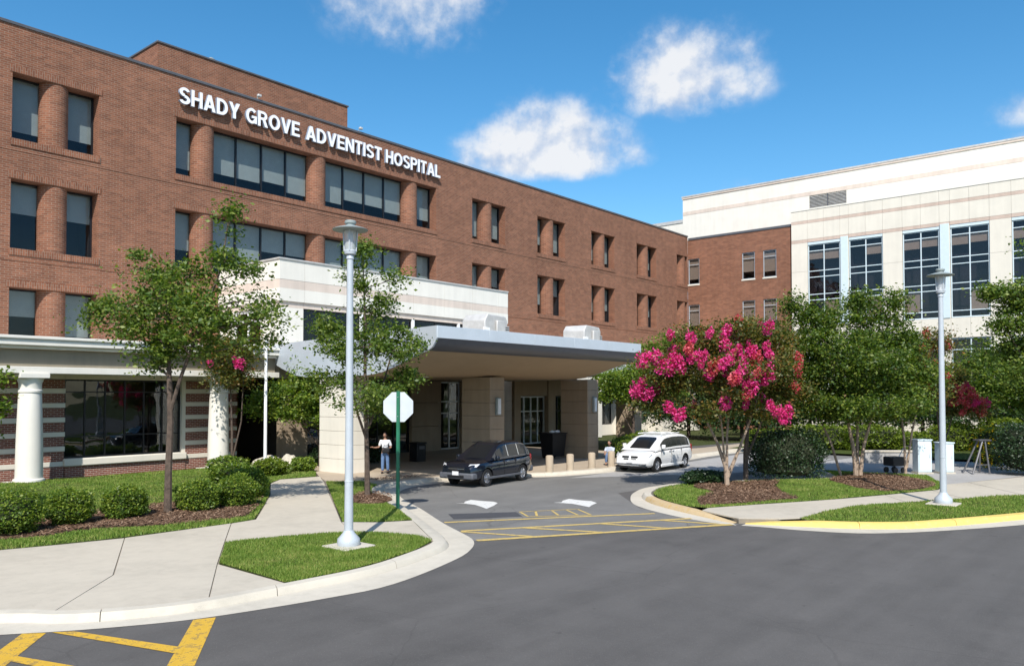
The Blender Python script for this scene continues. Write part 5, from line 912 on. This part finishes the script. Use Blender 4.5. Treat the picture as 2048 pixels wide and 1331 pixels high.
for k, (x, y, sx_, lb) in enumerate(((20.3, 31.6, .7, 'left pale boulder by the slim pole'), (21.2, 31.3, .55, 'right pale boulder by the slim pole'))):
    t = thing('boulder', lb, 'boulder', (x, y, .1), k, group='boulders by the porch'); rg = np.random.default_rng(k); bm = bmesh.new(); bmesh.ops.create_icosphere(bm, subdivisions=3, radius=1)
    for v in bm.verts: n_ = v.co.normalized(); v.co = Vector((n_.x*sx_, n_.y*sx_*.7, n_.z*.42))*(1+.12*math.sin(n_.x*5+k)+.09*math.cos(n_.y*7+n_.z*5)); v.co.z += .2
    me = bpy.data.meshes.new('rock'); bm.to_mesh(me); bm.free(); me.materials.append(M['conc_l']); link('rock', me, t)
# ------------------------------------------------------------------ vehicles
def car_paint(name, c, metal=0.0, rough=.25):
    t = NT(name); d = t.noise(t.pos(), 3, 4)
    return t.done(t.bsdf(t.mix(t.math('MULTIPLY', d, .12 if c[0] > .1 else .02), c4(c), (.25, .23, .2, 1)), rough, metal, .5, coat=1.0))
M['paint_d'] = car_paint('dark_blue_car_paint', (0.006, 0.010, 0.022), .3, .22); M['paint_w'] = car_paint('white_car_paint', (0.80, 0.80, 0.80), 0, .3); M['clad'] = plain('grey_bumper_cladding', (0.10, 0.105, 0.12), .5)
M['cglass'] = plain('dark_car_glass', (0.010, 0.012, 0.015), .13, 0, .6, var=.02); M['tyre'] = plain('tyre_rubber', (0.015, 0.015, 0.016), .8); M['rim'] = plain('bright_alloy', (0.62, 0.63, 0.66), .25, .9, var=.05); M['chrome'] = plain('chrome_trim', (0.75, 0.76, 0.78), .15, .9, var=.03)
M['hlamp'] = plain('headlamp_lens', (0.80, 0.82, 0.86), .12, .2, .8, var=.05); M['tail'] = plain('red_tail_lens', (0.30, 0.01, 0.012), .2, 0, .7); M['plate'] = plain('number_plate', (0.72, 0.72, 0.74), .5); M['seat'] = plain('grey_upholstery', (0.12, 0.11, 0.10), .9)
def car(name, label, cat, loc, rz, k, P):
    """x runs from the nose (0) to the tail (L); functions of x give body lines, surfaces are sampled from them"""
    t = thing(name, label, cat, loc, rz); t.scale = (k, k, k); L = P['L']; pm = M[P['paint']]
    I = lambda tab, x: float(np.interp(x, [a for a, b in tab], [b for a, b in tab]))
    def sm(tab, x): return sum(I(tab, x+d)*w for d, w in ((-.12, .15), (-.05, .2), (0, .3), (.05, .2), (.12, .15)))
    wd = lambda x: sm(P['w'], x)
    def ring(x, n=5.0, m=28):
        zt, zb, w = sm(P['top'], x), I(P['bot'], x), wd(x); zc, h = (zt+zb)/2, (zt-zb)/2; out = []
        for i in range(m):
            a = 2*math.pi*i/m; c, s = math.cos(a), math.sin(a); yy = w*math.copysign(abs(c)**(2/n), c); zz = zc+h*math.copysign(abs(s)**(2/n), s)
            out.append((x, yy*(1-.05*max(0, (zz-zc)/h)**2), zz))
        return out
    xs = sorted({0, .03, .08, .16, *np.linspace(.25, L-.25, 44), L-.15, L-.06, L-.02, L}); m = MB(); R_ = [ring(x) for x in xs]
    for a, b in zip(R_, R_[1:]):
        for i in range(len(a)): j = (i+1) % len(a); m.face([a[i], b[i], b[j], a[j]])
    m.face(R_[0]); m.face(R_[-1][::-1])
    body = m.build('body', [pm, M['black']], t, smooth=True)
    cut = MB()
    for x in P['axles']:
        for s in (-1, 1):
            q = [(x+P['arch']*math.cos(a), P['arch']*math.sin(a)+P['r']) for a in np.linspace(0, 2*math.pi, 25)[:-1]]; y0, y1 = s*(P['hw']-.30), s*(P['hw']+.3)
            cut.face([(a, y0, b) for a, b in q]); cut.face([(a, y1, b) for a, b in q[::-1]])
            for i in range(24): j = (i+1) % 24; cut.face([(q[i][0], y0, q[i][1]), (q[i][0], y1, q[i][1]), (q[j][0], y1, q[j][1]), (q[j][0], y0, q[j][1])])
    cm = cut.mesh('arch_cut', M['black']); bmc = bmesh.new(); bmc.from_mesh(cm); bmesh.ops.remove_doubles(bmc, verts=bmc.verts, dist=1e-5); bmesh.ops.recalc_face_normals(bmc, faces=bmc.faces); bmc.to_mesh(cm); bmc.free()
    bmb = bmesh.new(); bmb.from_mesh(body.data); bmesh.ops.recalc_face_normals(bmb, faces=bmb.faces); bmb.to_mesh(body.data); bmb.free()
    co = bpy.data.objects.new('arch_cut', cm); col.objects.link(co); mo = body.modifiers.new('b', 'BOOLEAN'); mo.object = co; mo.operation = 'DIFFERENCE'; mo.solver = 'EXACT'
    # cutter works in the body's own space
    pr = co; pr.parent = t; dg = bpy.context.evaluated_depsgraph_get(); dg.update(); nm = bpy.data.meshes.new_from_object(body.evaluated_get(dg)); body.modifiers.clear(); old = body.data; body.data = nm; nm.name = 'body'; bpy.data.objects.remove(co)
    # greenhouse surface S(x, v): v 0 at the left belt, .5 at the roof centre, 1 at the right belt
    zr = lambda x: sm(P['roof'], x)
    def S(x, v, off=0.0):
        s = 1 if v < .5 else -1; u = v if v < .5 else 1-v; zb = sm(P['top'], x)-.05; zt = max(zr(x), zb+.01); H = zt-zb; wb = wd(x)*.955; fr_ = min(1, H/P['gh']); wt = wb-(P['lean'])*fr_
        if u < .28: q = u/.28; y = wb+(wt-wb)*q*.94; z = zb+H*q*.86
        else:
            q = (u-.28)/.22; y = (wb+(wt-wb)*.94)*(1-q**1.6); z = zb+H*(.86+.14*math.sin(min(1, q*1.5)*math.pi/2))
        y *= 1+off/max(.3, abs(wb)) if u < .28 else 1
        return (x, s*y, z+(off if u >= .28 else off*.3))
    g0, g1 = P['gx']; m = MB(); gx = list(np.linspace(g0, g1, 46)); V = list(np.linspace(0, 1, 33))
    for a, b in zip(gx, gx[1:]):
        for c, d in zip(V, V[1:]): m.face([S(a, c), S(b, c), S(b, d), S(a, d)])
    m.face([S(g1, c) for c in V]); m.build('cabin', pm, t, smooth=True)
    def patch(nm, xa, xb, va, vb, mat, off=.012, nx=12, nv=6, xf=None):
        m = MB(); X = np.linspace(0, 1, nx+1); V = np.linspace(va, vb, nv+1)
        fx = xf or (lambda s, v: xa+(xb-xa)*s)
        for a, b in zip(X, X[1:]):
            for c, d in zip(V, V[1:]): m.face([S(fx(a, c), c, off), S(fx(b, c), c, off), S(fx(b, d), d, off), S(fx(a, d), d, off)])
        return m.build(nm, M[mat], t, smooth=True)
    wx = P['wind']
    m = MB()       # windscreen: inside the pillars
    def Wp(s, v): x = wx[0]+(wx[1]-wx[0])*s; q = S(x, .5); hw = (wd(x)*.955-P['lean']*min(1, (q[2]-sm(P['top'], x)+.05)/P['gh']))*(.95); y = hw*(1-2*v); return (x-.012, y, q[2]+.010-.06*abs(1-2*v)**3)
    for i in range(8):
        for j in range(8): m.face([Wp(i/8, j/8), Wp((i+1)/8, j/8), Wp((i+1)/8, (j+1)/8), Wp(i/8, (j+1)/8)])
    ws = m.build('windscreen', M['cglass'], t, smooth=True)
    for (xa, xb) in P['side']:
        for lr in (0, 1):
            va, vb = (.045, .255); va, vb = (va, vb) if lr == 0 else (1-va, 1-vb); patch('side_window', xa, xb, va, vb, 'cglass')
    if P.get('pillar'):
        for xp in P['pillar']:
            for lr in (0, 1): va, vb = (.04, .26); va, vb = (va, vb) if lr == 0 else (1-va, 1-vb); patch('window_trim', xp-.025, xp+.025, va, vb, P.get('ptrim', 'black'), .018, 1, 6)
    hw = P['hw']
    def quad(nm, pts, mat, th=.02):
        m = MB(); m.face(pts); c = sum((Vector(p) for p in pts), Vector())/len(pts); n = (Vector(pts[1])-Vector(pts[0])).cross(Vector(pts[2])-Vector(pts[0])).normalized()*th; b = [tuple(Vector(p)-n) for p in pts]; m.face(b[::-1])
        for i in range(len(pts)): j = (i+1) % len(pts); m.face([pts[i], b[i], b[j], pts[j]])
        return m.build(nm, M[mat] if isinstance(mat, str) else mat, t)
    def bx_(nm, a, mat, bev=.01): return MB().box(*a).build(nm, M[mat] if isinstance(mat, str) else mat, t, bevel=bev)
    P['detail'](dict(t=t, bx=bx_, wd=wd, hw=hw, L=L, ring=ring, sm=lambda x: sm(P['top'], x), quad=quad))
    # wheels
    r = P['r']; tm = MB().lathe([(r*.62, -.10), (r*.93, -.11), (r, -.08), (r, .08), (r*.93, .11), (r*.62, .10)], n=28, caps=False).mesh('tyre', M['tyre'], True)
    rm = MB().lathe([(r*.64, .07), (r*.66, .095), (r*.60, .09), (r*.56, .03), (.02, .03)], n=28, caps=False)
    for q in range(P['spokes']):
        a = 2*math.pi*q/P['spokes']; c, s = math.cos(a), math.sin(a); w0, w1 = .045, .035
        pts = [(r*.08, -w0), (r*.60, -w1), (r*.60, w1), (r*.08, w0)]; rm.face([(x*c-y*s, x*s+y*c, .085 if x < r*.3 else .075) for x, y in pts]); rm.face([(x*c-y*s, x*s+y*c, .03) for x, y in pts[::-1]])
        for i in range(4): A, B = pts[i], pts[(i+1) % 4]; rm.face([(A[0]*c-A[1]*s, A[0]*s+A[1]*c, .03), (B[0]*c-B[1]*s, B[0]*s+B[1]*c, .03), (B[0]*c-B[1]*s, B[0]*s+B[1]*c, .08), (A[0]*c-A[1]*s, A[0]*s+A[1]*c, .08)])
    rm.lathe([(.07, .03), (.07, .10), (0, .105)], n=12, caps=False); rmm = rm.mesh('rim', M['rim'])
    bk = MB().lathe([(r*.6, -.05), (r*.6, .02), (0, .02)], n=20, caps=False).mesh('brake_disc', M['black'])
    for x in P['axles']:
        for s in (-1, 1):
            w = link('wheel', bk, t); w.location = (x, s*(hw-.13), r); w.rotation_euler = (-s*math.pi/2, 0, 0)
            link('tyre', tm, w); link('rim', rmm, w)
    return t
def suv_detail(e):
    t, bx, wd, hw, L = e['t'], e['bx'], e['wd'], e['hw'], e['L']
    for s in (-1, 1):
        y = s*hw
        e['quad']('headlight', [(.06, s*.52, .80), (.24, s*.84, .82), (.40, s*.895, .94), (.12, s*.60, .93)][::s], 'hlamp', .05)
        bx('fog_lamp', (.02, .12, min(s*.5, s*.72), max(s*.5, s*.72), .42, .52), 'hlamp', .015); bx('door_mirror', (1.42, 1.60, min(s*.93, s*1.10), max(s*.93, s*1.10), 1.05, 1.22), 'paint_d', .04)
        bx('lower_cladding', (.9, 3.4, min(s*(hw-.02), s*(hw+.012)), max(s*(hw-.02), s*(hw+.012)), .30, .40), 'clad', .02)
        for x in (2.35, 3.15): bx('door_handle', (x, x+.18, min(s*(hw-.03), s*(hw+.02)), max(s*(hw-.03), s*(hw+.02)), .93, .97), 'chrome', .01)
        bx('tail_light', (L-.22, L-.055, min(s*.66, s*.81), max(s*.66, s*.81), .82, 1.14), 'tail', .04)
        bx('door_seam', (2.18, 2.192, min(s*(hw-.05), s*(hw+.001)), max(s*(hw-.05), s*(hw+.001)), .42, 1.02), 'black', 0); bx('door_seam', (3.05, 3.062, min(s*(hw-.05), s*(hw+.001)), max(s*(hw-.05), s*(hw+.001)), .55, 1.02), 'black', 0)
    bx('front_bumper', (-.05, .32, -.86, .86, .34, .60), 'clad', .06); bx('bumper_insert', (-.06, -.03, -.42, .42, .40, .50), 'black', .01); bx('grille', (-.005, .06, -.42, .42, .66, .84), 'black', .02); bx('grille_bar', (-.03, .0, -.40, .40, .745, .765), 'chrome', .006); bx('licence_plate', (-.075, -.06, -.16, .16, .50, .66), 'plate', .004)
    bx('rear_bumper', (L-.28, L+.05, -.84, .84, .36, .62), 'clad', .06); bx('roof_rail', (1.9, 3.7, .56, .60, 1.715, 1.75), 'black', .012); bx('roof_rail', (1.9, 3.7, -.60, -.56, 1.715, 1.75), 'black', .012)
SUV = dict(L=4.6, hw=.93, paint='paint_d', r=.36, arch=.43, axles=(.93, 3.65), spokes=6, gh=.62, lean=.20,
    top=[(0, .80), (.05, .92), (.2, 1.0), (.6, 1.05), (1.2, 1.09), (1.6, 1.10), (3.0, 1.13), (4.2, 1.16), (4.5, 1.12), (4.6, .95)], bot=[(0, .36), (.3, .28), (.6, .26), (4.0, .27), (4.4, .34), (4.6, .42)], w=[(0, .70), (.1, .80), (.3, .885), (.7, .93), (3.9, .93), (4.35, .88), (4.6, .76)],
    roof=[(1.05, 1.0), (1.15, 1.06), (1.95, 1.62), (2.2, 1.73), (2.9, 1.79), (3.6, 1.77), (4.05, 1.66), (4.45, 1.18), (4.6, 1.0)], gx=(1.06, 4.5), wind=(1.22, 2.0), side=[(1.66, 2.50), (2.56, 3.30), (3.38, 3.98)], pillar=[2.53, 3.34], ptrim='chrome', detail=suv_detail)
car('suv', 'dark navy crossover car parked at the entrance kerb facing left', 'car', (21.56, 21.0, .004), RAD(7), .92, SUV)
def van_detail(e):
    t, bx, wd, hw, L = e['t'], e['bx'], e['wd'], e['hw'], e['L']
    for s in (-1, 1):
        e['quad']('headlight', [(.12, s*.60, .70), (.30, s*.85, .73), (.56, s*.90, .90), (.26, s*.66, .86)][::s], 'hlamp', .05)
        bx('turn_signal', (.10, .2, min(s*.50, s*.66), max(s*.50, s*.66), .62, .67), 'black', .01); bx('door_mirror', (1.35, 1.50, min(s*.96, s*1.14), max(s*.96, s*1.14), 1.08, 1.28), 'paint_w', .04)
        bx('sill_skirt', (1.3, 3.75, min(s*(hw-.03), s*(hw+.03)), max(s*(hw-.03), s*(hw+.03)), .22, .36), 'paint_w', .03)
        for x in (2.2, 2.55): bx('door_handle', (x, x+.16, min(s*(hw-.03), s*(hw+.02)), max(s*(hw-.03), s*(hw+.02)), .93, .97), 'plate', .01)
        for x, z0 in ((1.38, .38), (2.42, .38), (3.55, .62)): bx('door_seam', (x, x+.012, min(s*(hw-.05), s*(hw+.001)), max(s*(hw-.05), s*(hw+.001)), z0, 1.04), 'clad', 0)
        bx('tail_light', (L-.16, L+.0, min(s*.70, s*.86), max(s*.70, s*.86), .75, 1.15), 'tail', .03); bx('roof_rack_rail', (2.0, 4.0, min(s*.60, s*.64), max(s*.60, s*.64), 1.735, 1.775), 'white_metal', .012)
        for z0, z1, w in ((.72, .79, .40), (.60, .675, .33)): bx('grille_opening', (.0, .075, min(s*.06, s*w), max(s*.06, s*w), z0, z1), 'black', .008)
    bx('bumper_strip', (-.045, .3, -.80, .80, .395, .44), 'clad', .02); bx('lower_valance', (.0, .3, -.78, .78, .24, .33), 'black', .03); bx('roof_rack_bar', (2.5, 2.54, -.62, .62, 1.765, 1.79), 'white_metal', .008); bx('roof_rack_bar', (3.4, 3.44, -.62, .62, 1.765, 1.79), 'white_metal', .008); bx('licence_plate', (-.04, -.025, -.15, .15, .47, .57), 'plate', .004)
VAN = dict(L=5.0, hw=.97, paint='paint_w', r=.34, arch=.41, axles=(.98, 4.0), spokes=5, gh=.68, lean=.19,
    top=[(0, .60), (.06, .74), (.2, .84), (.6, .96), (1.0, 1.04), (1.4, 1.08), (3.0, 1.10), (4.6, 1.10), (4.9, 1.06), (5.0, .95)], bot=[(0, .34), (.3, .24), (.6, .21), (4.4, .22), (4.8, .30), (5.0, .38)], w=[(0, .66), (.08, .78), (.3, .89), (.8, .96), (1.2, .97), (4.3, .97), (4.8, .93), (5.0, .84)],
    roof=[(.75, .98), (.9, 1.05), (1.85, 1.60), (2.1, 1.68), (2.8, 1.745), (3.8, 1.735), (4.4, 1.68), (4.7, 1.52), (4.95, 1.08), (5.0, 1.0)], gx=(.8, 4.96), wind=(.98, 1.86), side=[(1.42, 2.36), (2.42, 3.48), (3.54, 4.56)], pillar=[2.39, 3.51], detail=van_detail)
car('minivan', 'white minivan stopped in the lane beyond the bollards', 'minivan', (30.5, 18.95, .008), RAD(3), .95, VAN)

# ------------------------------------------------------------------ people
def skin_obj(name, chains, mat, parent, root=0, sub=2):
    """one continuous skinned figure from chains of (point, radius); chains share points by position"""
    bm = bmesh.new(); ly = bm.verts.layers.skin.verify(); idx = {}
    def V(p, r):
        k = tuple(round(c, 4) for c in p)
        if k not in idx:
            v = bm.verts.new(p); v[ly].radius = (r, r) if not isinstance(r, tuple) else r; idx[k] = v
            if len(idx) == 1: v[ly].use_root = True
        return idx[k]
    for ch in chains:
        for (p, r), (q, s) in zip(ch, ch[1:]):
            a, b = V(p, r), V(q, s)
            if bm.edges.get((a, b)) is None: bm.edges.new((a, b))
    me = bpy.data.meshes.new(name); bm.to_mesh(me); bm.free(); me.materials.append(mat); o = link(name, me, parent)
    o.modifiers.new('skin', 'SKIN').use_smooth_shade = True; s = o.modifiers.new('sub', 'SUBSURF'); s.levels = sub; s.render_levels = sub
    return o
M['skin'] = plain('skin', (0.34, 0.19, 0.13), .55, var=.05); M['hair'] = plain('dark_hair', (0.018, 0.012, 0.010), .6); M['shirt'] = plain('white_shirt', (0.74, 0.75, 0.78), .85, var=.05); M['jeans'] = plain('blue_jeans', (0.12, 0.20, 0.36), .9, var=.2, scale=8); M['shoe'] = plain('dark_shoes', (0.05, 0.035, 0.03), .7); M['bluetop'] = plain('pale_blue_top', (0.50, 0.56, 0.68), .85)
def ellip(name, c, r, mat, parent, f=None, n=16):
    bm = bmesh.new(); bmesh.ops.create_uvsphere(bm, u_segments=n, v_segments=n, radius=1)
    for v in bm.verts:
        p = Vector((v.co.x*r[0], v.co.y*r[1], v.co.z*r[2])); p = f(p) if f else p; v.co = p+Vector(c)
    for fc in bm.faces: fc.smooth = True
    me = bpy.data.meshes.new(name); bm.to_mesh(me); bm.free(); me.materials.append(mat); return link(name, me, parent)
def head(t, c, s=1.0):
    """faces -y: jaw narrower than the skull, nose, eyes, mouth, ears, hair"""
    def jaw(p): k = 1-.28*max(0, -p.z/.12); return Vector((p.x*k, p.y*(1-.12*max(0, -p.z/.12)), p.z))
    h = ellip('head', c, (.078, .095, .118), M['skin'], t, jaw); x, y, z = c
    ellip('nose', (x, y-.098, z-.015), (.013, .018, .024), M['skin'], h, n=8)
    for q in (-1, 1): ellip('eye', (x+q*.03, y-.083, z+.012), (.012, .009, .008), M['hair'], h, n=8); ellip('ear', (x+q*.078, y+.005, z-.01), (.012, .02, .03), M['skin'], h, n=8)
    ellip('mouth', (x, y-.082, z-.058), (.024, .008, .007), M['lips'], h, n=8)
    ellip('hair', (x, y+.018, z+.03), (.088, .098, .105), M['hair'], h, lambda p: Vector((p.x, p.y if p.z > -.05 else max(p.y, .02), max(p.z, -.085))))
M['lips'] = plain('lips', (0.30, 0.10, 0.09), .5)
def hand(t, w, d, side):
    """palm and five fingers at wrist w pointing along d"""
    w, d = Vector(w), Vector(d).normalized(); u = d.cross(Vector((0, 0, 1))); u = u.normalized() if u.length > .1 else Vector((1, 0, 0)); n = u.cross(d); ch = [[(tuple(w), .026), (tuple(w+d*.045), .032), (tuple(w+d*.085), .034)]]
    o = skin_obj('hand', ch, M['skin'], t, sub=1)
    for i, L in enumerate((.062, .074, .070, .055)):
        a = w+d*.085+u*(i-1.5)*.019; b = a+d*L*.55-n*.012; c = b+d*L*.3-n*.026; skin_obj('finger', [[(tuple(a), .0095), (tuple(b), .009), (tuple(c), .008)]], M['skin'], o, sub=1)
    a = w+d*.03-u*.028*side; skin_obj('thumb', [[(tuple(a), .011), (tuple(a+d*.03-u*.025*side), .010), (tuple(a+d*.055-u*.028*side), .009)]], M['skin'], o, sub=1)
t = thing('person', 'person in a white shirt and blue jeans standing on the apron holding a dark bag', 'person', (22.47, 26.12, .13), RAD(40.25-90))
body = skin_obj('body', [[((0, 0, .93), .12), ((0, .0, 1.15), .115), ((0, 0, 1.36), .10), ((0, 0, 1.46), .055), ((0, -.01, 1.52), .05)],
    [((0, 0, .93), .12), ((-.09, 0, .86), .085), ((-.10, -.01, .48), .058), ((-.11, .02, .09), .04), ((-.115, -.12, .04), .04)], [((0, 0, .93), .12), ((.09, 0, .86), .085), ((.11, -.01, .48), .058), ((.12, .02, .09), .04), ((.125, -.12, .04), .04)],
    [((0, 0, 1.36), .10), ((-.18, 0, 1.37), .055), ((-.26, .02, 1.12), .042), ((-.42, -.14, 1.10), .033), ((-.47, -.2, 1.12), .026)], [((0, 0, 1.36), .10), ((.18, 0, 1.37), .055), ((.25, .03, 1.11), .042), ((.12, -.16, 1.04), .033), ((.05, -.19, 1.05), .026)]], M['skin'], t)
skin_obj('shirt', [[((0, 0, .90), .15), ((0, 0, 1.02), .14), ((0, 0, 1.2), .145), ((0, 0, 1.36), .125), ((0, 0, 1.43), .075)], [((0, 0, 1.36), .125), ((-.18, 0, 1.37), .078), ((-.25, .02, 1.15), .065)], [((0, 0, 1.36), .125), ((.18, 0, 1.37), .078), ((.245, .03, 1.14), .065)]], M['shirt'], t)
skin_obj('jeans', [[((0, 0, .98), .13), ((0, 0, .90), .14), ((-.09, 0, .84), .105), ((-.10, -.01, .48), .078), ((-.11, .02, .10), .066)], [((0, 0, .90), .14), ((.09, 0, .84), .105), ((.11, -.01, .48), .078), ((.12, .02, .10), .066)]], M['jeans'], t)
for q in (-1, 1): ellip('shoe', (q*.118, -.06, .045), (.05, .135, .05), M['shoe'], t, lambda p: Vector((p.x, p.y, max(p.z, -.043))))
head(t, (0, -.02, 1.635)); hand(t, (-.47, -.2, 1.12), (-.6, -.6, .25), 1); hand(t, (.05, -.19, 1.05), (-.9, -.2, .0), -1)
bg_ = thing('handbag', 'dark handbag held at the waist of the standing person', 'bag', (22.40, 25.98, 1.02), RAD(40.25-90)); MB().box(-.17, .17, -.10, .02, 0, .22).build('bag_body', M['black'], bg_, bevel=.04); MB().tube([(-.12, -.04, .2), (-.08, -.04, .34), (.08, -.04, .34), (.12, -.04, .2)], .012, 6).build('strap', M['black'], bg_)
t = thing('person', 'person in a pale blue top crouching behind the last bollard by the minivan', 'person', (32.0, 20.95, .13), RAD(40.25-90-30))
skin_obj('body', [[((0, .05, .42), .13), ((0, .0, .62), .12), ((0, -.06, .82), .10), ((0, -.08, .90), .055)], [((0, .05, .42), .13), ((-.12, -.2, .52), .075), ((-.13, -.18, .12), .05), ((-.13, -.28, .05), .04)], [((0, .05, .42), .13), ((.12, -.2, .52), .075), ((.13, -.18, .12), .05), ((.13, -.28, .05), .04)], [((0, -.06, .82), .10), ((-.19, -.05, .80), .05), ((-.2, -.22, .6), .04), ((-.12, -.36, .58), .028)], [((0, -.06, .82), .10), ((.19, -.05, .80), .05), ((.2, -.22, .6), .04), ((.12, -.36, .58), .028)]], M['skin'], t)
skin_obj('top', [[((0, .05, .44), .155), ((0, 0, .62), .15), ((0, -.06, .82), .125), ((0, -.07, .88), .075)], [((0, -.06, .82), .125), ((-.19, -.05, .80), .075), ((-.2, -.18, .65), .06)], [((0, -.06, .82), .125), ((.19, -.05, .80), .075), ((.2, -.18, .65), .06)]], M['bluetop'], t)
skin_obj('trousers', [[((0, .05, .44), .145), ((-.12, -.2, .52), .095), ((-.13, -.18, .12), .07)], [((0, .05, .44), .145), ((.12, -.2, .52), .095), ((.13, -.18, .12), .07)]], M['jeans'], t)
head(t, (0, -.12, 1.06)); hand(t, (-.12, -.36, .58), (.3, -.8, -.2), 1); hand(t, (.12, -.36, .58), (-.3, -.8, -.2), -1)
